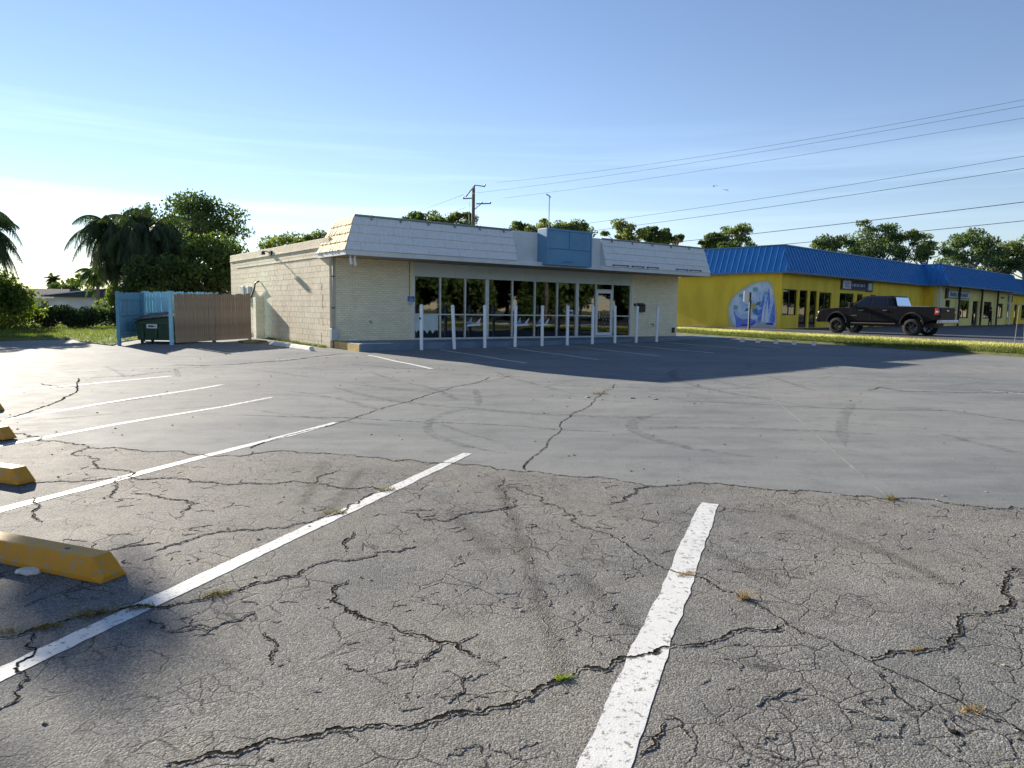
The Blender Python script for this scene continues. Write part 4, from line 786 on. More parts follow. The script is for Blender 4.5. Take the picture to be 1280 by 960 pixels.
m = MB(); m.prism([(-.9, 1.9), (17, 1.9), (17, 2.6), (14.5, 3.45), (9.5, 3.25), (-.9, 2.02)], -.7, 9.6, 'y'); m.build("roof", MATS['house_roof'], h1)
m = MB(); m.prism([(-.95, 1.98), (9.5, 3.25), (14.5, 3.45), (14.5, 3.53), (9.5, 3.33), (-.95, 2.06)], -.78, -.69, 'y'); m.build("barge_board", MATS['fascia_white'], h1)
wn = MB(); wn.box(10.3, 12.6, .06, .10, .5, 1.55); wn = wn.build("window", MATS['far_glass'], h1); m = MB(); m.box(11.41, 11.49, .03, .06, .5, 1.55); m.box(10.3, 12.6, .03, .06, 1.0, 1.05); m.build("frame", MATS['house_white'], wn)
h2 = empty("dark_roof_house", (-59, 78, .3), R(4), label="smaller house with a dark hipped roof left of the white house", cat="house")
openw(0, 10, -.1, 1.75, 0, .2, [(6.0, 6.8, .5, 1.5), (7.4, 8.2, .5, 1.5)]).build("wall", MATS['house_white'], h2); m = MB(); m.box(0, 10, .2, 7, -.1, 1.75); m.build("wall", MATS['house_white'], h2)
m = MB(); m.hexa([(-.6, -.6, 1.75), (10.6, -.6, 1.75), (10.6, 7.5, 1.75), (-.6, 7.5, 1.75), (2.5, 2.5, 2.85), (9.2, 2.5, 2.85), (9.2, 4.5, 2.85), (2.5, 4.5, 2.85)]); m.build("roof", MATS['house_roof'], h2)
for a in (6.0, 7.4): m = MB(); m.box(a, a + .8, .05, .09, .5, 1.5); m.build("window", MATS['far_glass'], h2)
# ================================================================== YELLOW PLAZA
plaza = empty("yellow_plaza", (16.13, 43.36, .70), math.atan2(.673, .74), label="long yellow shop plaza with a ribbed blue metal mansard roof", cat="building")
YP = lambda mb, name, mat, parent=plaza, **k: mb.build(name, [MATS[x] for x in mat] if isinstance(mat, (list, tuple)) else MATS[mat], parent, **k)
EZ, TZ = 3.40, 4.98
def wing(x0, x1, y0, yb, ops, mat, ybase=-.05):
    YP(openw(x0, x1, ybase, EZ + .05, y0, y0 + .2, ops), "front_wall", mat)
    for a, b, c, d in ops:
        dr = c < .2; f = MB(); y = y0 + .10
        for q in ((a, a + .06, c, d), (b - .06, b, c, d), (a + .06, b - .06, d - .06, d), (a + .06, b - .06, c, c + (.2 if dr else .05))): f.box(q[0], q[1], y - .03, y + .03, q[2], q[3])
        if b - a > 1.5: f.box((a + b) / 2 - .035, (a + b) / 2 + .035, y - .03, y + .03, c + .05, d - .06)
        w = YP(f, "door" if dr else "window", 'dark_metal'); m = MB(); m.box(a + .06, b - .06, y - .005, y + .005, c + .05, d - .06); YP(m, "pane", 'far_glass', w)
        if dr: m = MB(); m.tube([(a + .12, y - .04, 1.0), (a + .12, y - .07, 1.05), (a + .12, y - .07, 1.35), (a + .12, y - .04, 1.4)], .015, 6); YP(m, "handle", 'aluminium', w)
        elif not dr and (a * 7) % 3 > 1: m = MB(); [m.box(a + .1 + k * .16, a + .19 + k * .16, y + .12, y + .13, c + .05, d - .1) for k in range(int((b - a - .2) / .16))]; YP(m, "blind", 'grey_metal', w)
ops1 = [(.2, 2.05, .8, 2.38), (2.35, 3.45, .03, 2.38), (3.75, 4.75, .03, 2.38), (5.05, 6.85, .78, 2.32), (8.1, 10.4, .5, 2.35), (10.9, 11.9, .03, 2.35), (13.2, 14.3, .03, 2.35), (15, 17.2, .5, 2.3), (18.6, 20.8, .5, 2.3)]
wing(0, 24, 0, 14, ops1, 'wall_yellow')
m = MB(); m.box(0, .2, .2, 14, -.3, EZ + .05); m.box(.2, 24, 13.8, 14, -.3, EZ + .05); YP(m, "side_wall", 'wall_yellow')
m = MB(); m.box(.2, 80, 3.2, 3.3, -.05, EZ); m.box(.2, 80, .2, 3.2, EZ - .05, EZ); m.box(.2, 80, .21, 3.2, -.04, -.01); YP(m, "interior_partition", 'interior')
m = MB(); m.box(.004 - .022, 0 - .004, .4, 13.9, -.25, -.02); YP(m, "plinth", 'dark_metal')
ops2 = [(26.2, 27.4, 1.35, 2.25), (29.9, 32.6, .72, 2.3), (33.6, 35.2, .03, 2.3), (35.8, 36.6, .7, 2.3), (37.0, 39.5, .7, 2.3), (41.7, 43.4, .75, 2.2)]
wing(24, 45, -1.0, 14, ops2, 'wall_yellow_pale'); m = MB(); m.box(24, 24.2, -.8, .0, -.05, EZ + .05); m.box(44.8, 45, -.8, .0, -.05, EZ + .05); YP(m, "return_wall", 'wall_yellow')
wing(45, 80, 0, 14, [(46.2, 47.4, .03, 2.3), (48.6, 50.6, .6, 2.3), (52, 53.2, .03, 2.3), (55, 58, .6, 2.3), (61, 64, .6, 2.3), (68, 72, .6, 2.3)], 'wall_yellow')
for x in (23.9, 28.9, 35.3, 40.4, 44.7): m = MB(); m.box(x, x + (.2 if x in (23.9, 44.7) else .13), -1.30, -1.16, -.06, EZ - .03); YP(m, "porch_post", 'house_white' if x in (23.9, 44.7) else 'dark_metal')
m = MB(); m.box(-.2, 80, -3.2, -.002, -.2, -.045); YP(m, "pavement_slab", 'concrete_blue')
def mansard(x0, x1, ye, yt, left, right, back=14.3, z0=EZ, z1=TZ, d=.6):
    lx, rx_ = x0 + (d if left else 0), x1 - (d if right else 0); m = MB()
    m.hexa([(x0, ye, z0), (x1, ye, z0), (x1, back, z0), (x0, back, z0), (lx, yt, z1), (rx_, yt, z1), (rx_, back - d, z1), (lx, back - d, z1)]); r = YP(m, "mansard_roof", 'roof_blue')
    sm_ = MB(); n = Vector((0, -(z1 - z0), (yt - ye))).normalized()
    if n.z < 0: n = -n
    for x in np.arange(x0 + .12, x1, .405):
        q = min(1, (x - x0) / d) if left else 1; q = min(q, (x1 - x) / d if right else 1)
        p0 = Vector((x, ye, z0)); p1 = Vector((x, ye + (yt - ye) * q, z0 + (z1 - z0) * q)); nn = Vector((0, -(z1 - z0), yt - ye)).normalized() * -1; nn = nn if nn.y < 0 else -nn; nn *= .05; s_ = Vector((.018, 0, 0))
        sm_.hexa([p0 - s_, p0 + s_, p0 + s_ + nn, p0 - s_ + nn, p1 - s_, p1 + s_, p1 + s_ + nn, p1 - s_ + nn])
    if left:
        for y in np.arange(ye + .15, back, .405):
            q = min(1, (y - ye) / (yt - ye)); p0 = Vector((x0, y, z0)); p1 = Vector((x0 + d * q, y, z0 + (z1 - z0) * q)); nn = Vector((-(z1 - z0), 0, d)).normalized() * .05; s_ = Vector((0, .018, 0))
            sm_.hexa([p0 - s_, p0 + s_, p0 + s_ + nn, p0 - s_ + nn, p1 - s_, p1 + s_, p1 + s_ + nn, p1 - s_ + nn])
    tag(YP(sm_, "standing_seams", 'roof_blue_seam', r), kind='stuff')
    t = MB(); t.box(lx - .03, rx_ + .03, yt - .06, yt + .05, z1 + .002, z1 + .07); (t.box(lx - .06, lx + .05, yt + .05, back - d, z1 + .002, z1 + .07) if left else 0); YP(t, "ridge_cap", 'roof_blue_seam', r)
    t = MB(); t.box(x0 - .02, x1 + .02, ye - .03, ye - .002, z0 - .10, z0 + .03); (t.box(x0 - .03, x0 - .002, ye, back, z0 - .10, z0 + .03) if left else 0); YP(t, "gutter", 'sign_blue_dark', r)
mansard(-.35, 24.4, -.55, .15, True, False); mansard(23.3, 45.9, -2.0, -1.2, True, True, z1=TZ + .05); mansard(45.95, 80, -.55, .15, False, True)
def board(x0, x1, z0, z1, y, bits, name="sign_board"):
    m = MB(); m.box(x0, x1, y - .10, y - .002, z0, z1); s_ = YP(m, name, 'dark_metal')
    for a, b, c, d, mt in bits: m = MB(); m.box(a, b, y - .115, y - .102, c, d); YP(m, "sign_panel" if b - a > .5 else "lettering", mt, s_)
pm('sign_pink', (.62, .55, .66), (.72, .68, .74), 6); pm('sign_navy', (.04, .03, .08), (.06, .05, .11), 6); pm('sign_pale', (.50, .58, .58), (.62, .68, .68), 3)
rl = random.Random(8); b1 = [(8.25, 9.55, 2.66, 3.2, 'sign_pink'), (9.6, 12.0, 2.70, 3.16, 'sign_navy')]
board(8.1, 12.1, 2.6, 3.25, 0, b1)
for k in range(9): m = MB(); m.box(9.75 + k * .24, 9.75 + k * .24 + rl.uniform(.06, .15), -.12, -.1155, 2.84, 3.02); YP(m, "lettering", 'sign_pink')
for k in range(3): m = MB(); m.box(8.55, 9.35 - .2 * (k % 2), -.12, -.1155, 2.76 + k * .12, 2.80 + k * .12); YP(m, "lettering", 'sign_navy')
board(12.2, 13.3, 2.55, 3.25, 0, [(12.5, 13.1, 2.65, 3.15, 'sign_pale')])
m = MB(); m.box(25.9, 26.4, -1.13, -1.005, 2.35, 3.2); YP(m, "sign_end", 'dark_metal')
board(26.45, 32.3, 2.42, 3.05, -1.0, [(26.5, 32.25, 2.46, 3.01, 'sign_pale')])
m = MB(); x = 26.9
for w in (4, 1, 5):
    for k in range(w): m = MB(); m.box(x, x + .3, -1.122, -1.1155, 2.56, 2.90 - .08 * (k % 2)); YP(m, "lettering", 'ink'); x += .42
    x += .25
m = MB(); m.box(49, 50.6, -.10, -.002, 2.5, 3.1); YP(m, "sign_board", 'dark_metal')
m = MB(); m.box(42.4, 43.2, -1.12, -1.005, 2.72, 2.85); YP(m, "wall_lamp", 'dark_metal')
# ---- mural sprayed on the side wall: airbrushed ground, blue growth, green discs, a flower
mm = bpy.data.materials.new('mural_ground'); mm.use_nodes = True; t_ = mm.node_tree; p_ = t_.nodes['Principled BSDF']; p_.inputs['Roughness'].default_value = .75
at_ = N(t_, 'ShaderNodeAttribute', attribute_name='spray'); n_ = N(t_, 'ShaderNodeTexNoise'); n_.inputs['Scale'].default_value = 2.2; n_.inputs['Detail'].default_value = 5; tcn = N(t_, 'ShaderNodeTexCoord'); t_.links.new(tcn.outputs['Object'], n_.inputs['Vector'])
r_ = N(t_, 'ShaderNodeValToRGB'); r_.color_ramp.elements[0].color = (.40, .58, .86, 1); r_.color_ramp.elements[1].color = (.74, .84, .90, 1); r_.color_ramp.elements[0].position = .35; r_.color_ramp.elements[1].position = .65; t_.links.new(n_.outputs['Fac'], r_.inputs[0])
x_ = N(t_, 'ShaderNodeMix', data_type='RGBA'); x_.inputs[6].default_value = (.64, .475, .055, 1); t_.links.new(at_.outputs['Fac'], x_.inputs[0]); t_.links.new(r_.outputs[0], x_.inputs[7]); t_.links.new(x_.outputs[2], p_.inputs['Base Color']); MATS['mural_ground'] = mm
def mu(zx, zy): px, py = 900 + zx / 12, 340 + zy / 12; return (3.47 - (px - 918) / 56 * 3.19, 3.55 - (py - 353) * .0495 - .70)
outl = [(200, 560), (235, 430), (300, 350), (400, 270), (510, 195), (640, 160), (760, 155), (815, 200), (845, 330), (870, 480), (890, 620), (905, 770), (890, 850), (700, 865), (520, 868), (300, 868), (230, 780)]
P2 = [mu(*q) for q in outl]; cx = sum(p[0] for p in P2) / len(P2); cz = sum(p[1] for p in P2) / len(P2); V, A_ = [(-.004, cx, cz)], [1.0]
for f_, a_ in ((.86, 1.0), (.97, .5), (1.04, 0.0)):
    for a, b in P2: V.append((-.004, max(cx + (a - cx) * f_, .02), max(cz + (b - cz) * f_, .0))); A_.append(a_)
n = len(P2); me = bpy.data.meshes.new("mural"); me.from_pydata(V, [], [(0, 1 + i, 1 + (i + 1) % n) for i in range(n)] + [(1 + j * n + i, 1 + (j + 1) * n + i, 1 + (j + 1) * n + (i + 1) % n, 1 + j * n + (i + 1) % n) for j in range(2) for i in range(n)])
a = me.attributes.new('spray', 'FLOAT', 'POINT'); a.data.foreach_set('value', A_); mural = link("mural", me, mm, plaza)
pm('mural_blue', (.10, .15, .66), (.22, .36, .82), 6); pm('mural_navy', (.03, .04, .34), (.06, .08, .44), 4); pm('mural_sky', (.25, .48, .88), (.48, .70, .92), 6); pm('mural_green', (.20, .42, .40), (.30, .52, .46), 3); pm('mural_teal', (.03, .20, .22), (.05, .27, .28), 4); pm('mural_pale', (.62, .72, .84), (.72, .80, .88), 4); pm('mural_sand', (.42, .44, .50), (.55, .56, .58), 3); pm('mural_gold', (.55, .40, .14), (.62, .48, .2), 4)
LAY = [0]
def shape(pts, mat, name="mural_shape"):
    LAY[0] += 1; x = -.006 - LAY[0] * .0006; m = MB(); m.add([(x, *mu(*p)) for p in pts], [tuple(range(len(pts)))]); YP(m, name, mat, mural)
def disc(cx, cy, r, mat, k=16, sq=1): shape([(cx + r * math.cos(6.2832 * i / k), cy + r * sq * math.sin(6.2832 * i / k)) for i in range(k)], mat)
shape([(340, 850), (420, 810), (560, 780), (690, 720), (760, 770), (880, 800), (890, 855), (600, 862)], 'mural_sand')
shape([(290, 600), (340, 680), (430, 730), (540, 700), (660, 720), (560, 830), (430, 830), (330, 850), (325, 760)], 'mural_blue')
shape([(380, 830), (540, 815), (720, 715), (690, 650), (650, 730), (540, 800), (430, 800)], 'mural_navy')
for x0, w, tp, sh, mt in ((650, 40, 330, 10, 'mural_sky'), (700, 44, 300, 20, 'mural_blue'), (740, 40, 250, 30, 'mural_sky'), (780, 46, 220, 0, 'mural_blue'), (820, 44, 330, 20, 'mural_sky'), (850, 40, 430, 10, 'mural_blue'), (670, 30, 440, -10, 'mural_blue'), (765, 26, 420, 8, 'mural_pale'), (715, 22, 460, 14, 'mural_pale')): shape([(x0 - w, 760), (x0 - w * .7, (tp + 760) / 2), (x0 + sh, tp), (x0 + w * .6, (tp + 760) / 2 + 20), (x0 + w * .8, 765)], mt)
shape([(750, 770), (860, 765), (865, 800), (770, 795)], 'mural_navy'); shape([(560, 500), (640, 540), (660, 640), (600, 690), (560, 600)], 'mural_blue')
for k in range(8):
    a = k * math.pi / 4 + .25; c, s_ = math.cos(a), math.sin(a); shape([(565 + c * 30, 530 + s_ * 30), (565 + c * 90 - s_ * 26, 530 + s_ * 90 + c * 26), (565 + c * 140, 530 + s_ * 140), (565 + c * 90 + s_ * 26, 530 + s_ * 90 - c * 26)], 'mural_teal' if k % 2 else 'mural_sky')
disc(565, 530, 44, 'mural_gold'); disc(590, 275, 36, 'mural_green'); disc(315, 545, 36, 'mural_green'); disc(385, 365, 30, 'mural_green'); disc(745, 330, 26, 'mural_green'); disc(590, 690, 52, 'mural_pale', sq=.7); shape([(575, 350), (605, 350), (600, 470), (580, 470)], 'mural_pale')
shape([(430, 640), (520, 620), (540, 690), (430, 710)], 'mural_sky')
# ---- post beside the mural, thin frame on the verge
po = empty("sign_post", (12.75, 38.75, .66), R(10), label="dark metal sign post with a narrow white plate before the mural", cat="sign post"); m = MB(); m.box(-.04, .04, -.04, .04, -.1, 2.05); m.build("shaft", MATS['dark_metal'], po); m = MB(); m.box(-.36, -.045, .0, .02, 1.55, 2.12); m.build("plate", MATS['label_white'], po)
sf = empty("wire_stand", (18.65, 26.35, .60), R(-30), label="thin empty metal stand standing in the dry verge grass", cat="stand")
for x in (-.09, .09): m = MB(); m.tube([(x * 1.6, 0, -.1), (x, .02, 1.45)], .012, 6); m.build("leg", MATS['grey_metal'], sf)
m = MB(); m.tube([(-.42, .02, 1.45), (.42, .02, 1.45)], .012, 6); m.build("top_bar", MATS['grey_metal'], sf); m = MB(); m.tube([(.42, .02, 1.45), (.42, .02, .9), (.09, .02, .9)], .01, 6); m.build("side_bar", MATS['grey_metal'], sf)
# ================================================================== PICKUP
pm('truck_black', (.008, .008, .011), (.011, .011, .015), 3, .3, spec=.22); pm('tyre', (.015, .015, .015), (.025, .025, .025), 20, .9, .4, 60); pm('rim_black', (.02, .02, .022), (.05, .05, .052), 8, .35, metal=.5); pm('chrome', (.55, .56, .58), (.65, .66, .68), 6, .18, metal=.9); pm('lamp_red', (.45, .02, .02), (.6, .05, .04), 8, .2); pm('lamp_clear', (.6, .62, .65), (.7, .72, .75), 8, .15)
glassmat('truck_glass', (.03, .035, .04), .0)
hd = math.atan2(.8, -.6); tk = empty("pickup_truck", (0, 0, 0), hd, label="black lifted crew cab pickup truck parked before the yellow plaza", cat="truck")
fwd = Vector((-.6, .8, 0)); lft_ = Vector((-.8, -.6, 0)); rearL = Vector((19.16, 34.4, .62)); c0 = rearL - lft_ * .86 + fwd * 1.85; tk.location = (c0.x, c0.y, .615)
def arch(cx, r, z0, k=9): return [(cx + r * math.cos(a), z0 + r * math.sin(a)) for a in np.linspace(math.pi, 0, k)]
low = .66; prof = [(-2.98, .80), (-2.98, 1.36), (-2.9, 1.40), (-1.02, 1.40), (-.98, 1.36), (1.42, 1.34), (1.55, 1.36), (2.55, 1.28), (2.86, 1.18), (2.95, 1.0), (2.97, .78), (2.75, .62)] + list(reversed(arch(1.88, .52, .58))) + [(1.2, low), (-1.2, low)] + list(reversed(arch(-1.85, .52, .58))) + [(-2.5, .70)]
m = MB(); m.prism(prof, -.97, .97, 'y'); body = m.build("body", MATS['truck_black'], tk, bevel=.05, seg=3)
for x in (1.88, -1.85):
    for sgn in (-1, 1):
        m = MB(); a = arch(x, .56, .58, 13); b = arch(x, .50, .58, 13); V = []
        for (ax, az), (bx_, bz) in zip(a, b): V += [(ax, sgn * .965, az), (ax, sgn * 1.03, az - .02), (bx_, sgn * 1.03, bz), (bx_, sgn * .965, bz)]
        m.add(V, [(4 * i + k, 4 * i + (k + 1) % 4, 4 * i + 4 + (k + 1) % 4, 4 * i + 4 + k) for i in range(12) for k in range(4)]); m.build("fender_flare", MATS['tyre'], body)
m = MB(); bw_, tw = .93, .74
lowp = [(1.42, bw_), (-1.0, bw_)]; V = [(1.42, -bw_, 1.33), (1.42, bw_, 1.33), (-1.0, bw_, 1.33), (-1.0, -bw_, 1.33), (.52, -tw, 1.93), (.52, tw, 1.93), (-.80, tw, 1.94), (-.80, -tw, 1.94)]
m.add(V, [(0, 1, 2, 3), (4, 7, 6, 5), (0, 4, 5, 1), (1, 5, 6, 2), (2, 6, 7, 3), (3, 7, 4, 0)]); cabn = m.build("cab", MATS['truck_black'], tk, bevel=.06, seg=3)
def cabp(x, z, sgn, o=.006):
    q = (z - 1.33) / .6; y = bw_ + (tw - bw_) * q + o; return (x, sgn * y, z)
for sgn in (-1, 1):
    for pts in ([(1.02, 1.42), (.52, 1.84), (.22, 1.85), (.22, 1.42)], [(.14, 1.42), (.14, 1.85), (-.50, 1.85), (-.62, 1.42)], [(-.68, 1.44), (-.58, 1.82), (-.74, 1.82), (-.86, 1.44)]):
        m = MB(); m.add([cabp(x, z, sgn) for x, z in pts], [tuple(range(len(pts)))]); m.build("side_window", MATS['truck_glass'], cabn)
    for x in (.62, -.55): m = MB(); m.box(x - .11, x + .11, *sorted((sgn * .975, sgn * 1.0)), 1.20, 1.235); m.build("door_handle", MATS['chrome'], body)
    for x in (1.18, .18, -.86): m = MB(); m.box(x - .006, x + .006, *sorted((sgn * .969, sgn * .9725)), .70, 1.33); m.build("door_seam", MATS['dark_metal'], body)
    m = MB(); m.tube([(1.12, sgn * .93, 1.40), (1.10, sgn * 1.02, 1.43)], .025, 6); m.hexa([(1.14, sgn * 1.0, 1.38), (1.14, sgn * 1.2, 1.38), (1.03, sgn * 1.2, 1.38), (1.03, sgn * 1.0, 1.38), (1.14, sgn * 1.0, 1.60), (1.14, sgn * 1.2, 1.58), (1.03, sgn * 1.2, 1.58), (1.03, sgn * 1.0, 1.60)]); m.build("mirror", MATS['truck_black'], tk, bevel=.02)
    m = MB(); m.tube([(1.1, sgn * .99, .56), (-1.1, sgn * .99, .56)], .045, 8); m.build("running_board", MATS['dark_metal'], tk)
    m = MB(); m.box(-2.995, -2.86, *sorted((sgn * .80, sgn * .985)), 1.02, 1.34); m.build("tail_light", MATS['lamp_red'], tk, bevel=.02); m = MB(); m.box(-3.0, -2.90, *sorted((sgn * .84, sgn * .99)), 1.13, 1.22); m.build("tail_lens", MATS['lamp_clear'], tk)
    m = MB(); m.box(2.80, 2.96, *sorted((sgn * .62, sgn * .95)), .98, 1.14); m.build("headlight", MATS['lamp_clear'], tk, bevel=.03)
    m = MB(); m.box(-2.6, -1.2, *sorted((sgn * .90, sgn * .975)), 1.405, 1.425); m.build("bed_rail", MATS['grey_metal'], tk)
    m = MB(); m.box(.85, 1.12, *sorted((sgn * .970, sgn * .976)), .93, .965); m.build("badge", MATS['chrome'], body)
m = MB(); m.add([(1.33, -.80, 1.42), (1.33, .80, 1.42), (.62, .66, 1.88), (.62, -.66, 1.88)], [(0, 1, 2, 3)]); o = m.build("windshield", MATS['truck_glass'], cabn); o.location = (.03, 0, .02)
m = MB(); m.add([(-1.0, -.72, 1.45), (-1.0, .72, 1.45), (-.86, .64, 1.86), (-.86, -.64, 1.86)], [(0, 1, 2, 3)]); o = m.build("rear_window", MATS['truck_glass'], cabn); o.location = (-.03, 0, 0)
m = MB(); m.box(-3.02, -2.975, -.78, .78, .86, 1.37); m.build("tailgate", MATS['truck_black'], tk, bevel=.02); m = MB(); m.box(-3.035, -3.015, -.12, .12, 1.2, 1.26); m.build("tailgate_handle", MATS['chrome'], tk)
m = MB(); m.box(-3.16, -2.96, -.95, .95, .62, .80); m.build("rear_bumper", MATS['chrome'], tk, bevel=.04); m = MB(); m.box(2.86, 3.06, -.96, .96, .58, .82); m.build("front_bumper", MATS['truck_black'], tk, bevel=.05); m = MB(); m.box(2.93, 2.985, -.60, .60, .86, 1.14); m.build("grille", MATS['dark_metal'], tk)
m = MB(); m.box(-2.7, 2.6, -.45, .45, .42, .66); m.build("chassis", MATS['dark_metal'], tk); m = MB(); m.tube([(-2.3, .6, .45), (-1.2, .55, .45)], .05, 8); m.build("exhaust_pipe", MATS['chrome'], tk)
def lathe(prof_, k=28): 
    V = [(r * math.cos(6.28319 * i / k), y, r * math.sin(6.28319 * i / k)) for i in range(k) for r, y in prof_]; n = len(prof_); return MB().add(V, [(i * n + j, i * n + j + 1, ((i + 1) % k) * n + j + 1, ((i + 1) % k) * n + j) for i in range(k) for j in range(n - 1)])
for x in (1.88, -1.85):
    for sgn in (-1, 1):
        w = lathe([(.26, -.14), (.38, -.15), (.42, -.10), (.43, 0), (.42, .10), (.38, .15), (.26, .14)]).build("wheel", MATS['tyre'], tk, (x, sgn * .86, .42), smooth=True)
        lathe([(.27, -.13), (.25, -.11), (.25, .11), (.27, .13)]).build("rim", MATS['rim_black'], w, smooth=True)
        m = MB(); [m.hexa([(.04 * math.cos(a + 1.57) + .05 * math.cos(a), sgn * .09, .04 * math.sin(a + 1.57) + .05 * math.sin(a)), (-.04 * math.cos(a + 1.57) + .05 * math.cos(a), sgn * .09, -.04 * math.sin(a + 1.57) + .05 * math.sin(a)), (-.025 * math.cos(a + 1.57) + .26 * math.cos(a), sgn * .10, -.025 * math.sin(a + 1.57) + .26 * math.sin(a)), (.025 * math.cos(a + 1.57) + .26 * math.cos(a), sgn * .10, .025 * math.sin(a + 1.57) + .26 * math.sin(a)),
            (.04 * math.cos(a + 1.57) + .05 * math.cos(a), sgn * .12, .04 * math.sin(a + 1.57) + .05 * math.sin(a)), (-.04 * math.cos(a + 1.57) + .05 * math.cos(a), sgn * .12, -.04 * math.sin(a + 1.57) + .05 * math.sin(a)), (-.025 * math.cos(a + 1.57) + .26 * math.cos(a), sgn * .125, -.025 * math.sin(a + 1.57) + .26 * math.sin(a)), (.025 * math.cos(a + 1.57) + .26 * math.cos(a), sgn * .125, .025 * math.sin(a + 1.57) + .26 * math.sin(a))]) for a in np.arange(6) * 1.0472]
        m.tube([(0, sgn * .08, 0), (0, sgn * .135, 0)], .07, 10); m.build("spokes", MATS['rim_black'], w)
# ================================================================== PERSON at the plaza door
pm('cloth_dark', (.02, .02, .024), (.035, .035, .04), 10, .9); pm('skin', (.42, .25, .17), (.5, .31, .22), 8, .6); pm('hair', (.02, .015, .012), (.04, .03, .02), 30, .7)
def person():
    J = {'hip': (0, 0, .98, .14), 'waist': (0, .0, 1.12, .13), 'chest': (0, .02, 1.34, .15), 'neck': (0, 0, 1.50, .06), 'head0': (0, -.02, 1.58, .085), 'head1': (0, -.03, 1.66, .10), 'head2': (0, -.01, 1.74, .075)}
    E_ = [('hip', 'waist'), ('waist', 'chest'), ('chest', 'neck'), ('neck', 'head0'), ('head0', 'head1'), ('head1', 'head2')]
    for s_, q in ((-1, 'r'), (1, 'l')):
        J.update({'sh' + q: (.19 * s_, .01, 1.42, .065), 'el' + q: (.25 * s_, .03, 1.15, .048), 'wr' + q: (.24 * s_, -.10 if s_ > 0 else .0, .92, .034), 'pa' + q: (.24 * s_, -.13 if s_ > 0 else -.01, .86, .034), 'th' + q: (.10 * s_, .0, .90, .10), 'kn' + q: (.11 * s_, -.01 + .04 * s_, .50, .068), 'an' + q: (.12 * s_, .06 * s_, .10, .048), 'to' + q: (.13 * s_, -.14 + .06 * s_, .045, .045)})
        E_ += [('chest', 'sh' + q), ('sh' + q, 'el' + q), ('el' + q, 'wr' + q), ('wr' + q, 'pa' + q), ('hip', 'th' + q), ('th' + q, 'kn' + q), ('kn' + q, 'an' + q), ('an' + q, 'to' + q)]
        px, py, pz, _ = J['pa' + q]
        for k in range(4): J['f%d%s' % (k, q)] = (px + .004 * s_, py - .024 + k * .016, pz - .085 + abs(k - 1.3) * .012, .009); E_.append(('pa' + q, 'f%d%s' % (k, q)))
        J['tb' + q] = (px - .01 * s_, py - .05, pz - .03, .010); E_.append(('pa' + q, 'tb' + q))
    nm = list(J); me = bpy.data.meshes.new("person"); me.from_pydata([J[k][:3] for k in nm], [(nm.index(a), nm.index(b)) for a, b in E_], [])
    o = link("body", me, [MATS['cloth_dark'], MATS['skin']]); sk = o.modifiers.new("skin", 'SKIN'); sv = me.skin_vertices[0].data
    for i, k in enumerate(nm): sv[i].radius = (J[k][3], J[k][3] * (.75 if k in ('hip', 'waist', 'chest') else 1)); sv[i].use_root = (k == 'hip')
    o.modifiers.new("sub", 'SUBSURF').levels = 1
    dg = bpy.context.evaluated_depsgraph_get(); ev = bpy.data.meshes.new_from_object(o.evaluated_get(dg)); ev.materials.clear(); ev.materials.append(MATS['cloth_dark']); ev.materials.append(MATS['skin'])
    for p in ev.polygons:
        z, x = p.center.z, abs(p.center.x); p.material_index = 1 if z > 1.49 or (x > .2 and z < .93 and z > .7) else 0; p.use_smooth = True
    bpy.data.objects.remove(o); return ev
root = empty("person", (0, 0, 0), label="person in dark clothes standing by the plaza shop windows", cat="person")
lp = plaza.matrix_basis if False else None
ca, sa = math.cos(plaza.rotation_euler[2]), math.sin(plaza.rotation_euler[2]); lx, ly = 34.6, -2.2; root.location = (16.13 + ca * lx - sa * ly, 43.36 + sa * lx + ca * ly, .70 - .045); root.rotation_euler = (0, 0, R(75))
link("body", person(), None, root); m = MB(); m.tube([(0, .0, 1.60), (0, .02, 1.69), (0, .01, 1.77), (0, 0, 1.80)], [.085, .108, .085, .03], 12); m.build("hair", MATS['hair'], root, smooth=True)
for s_ in (-1, 1):
    m = MB(); m.tube([(.11 * s_, .02 + .06 * s_, .0), (.11 * s_, .02 + .06 * s_, .09)], [.055, .05], 8); m.hexa([(.08 * s_, -.22 + .06 * s_, 0), (.18 * s_, -.22 + .06 * s_, 0), (.18 * s_, .04 + .06 * s_, 0), (.08 * s_, .04 + .06 * s_, 0), (.09 * s_, -.2 + .06 * s_, .06), (.17 * s_, -.2 + .06 * s_, .06), (.17 * s_, .04 + .06 * s_, .1), (.09 * s_, .04 + .06 * s_, .1)]); m.build("shoe", MATS['tyre'], root)
m = MB(); m.tube([(.015, -.125, 1.66), (0, -.145, 1.635)], .014, 6); m.build("nose", MATS['skin'], root)
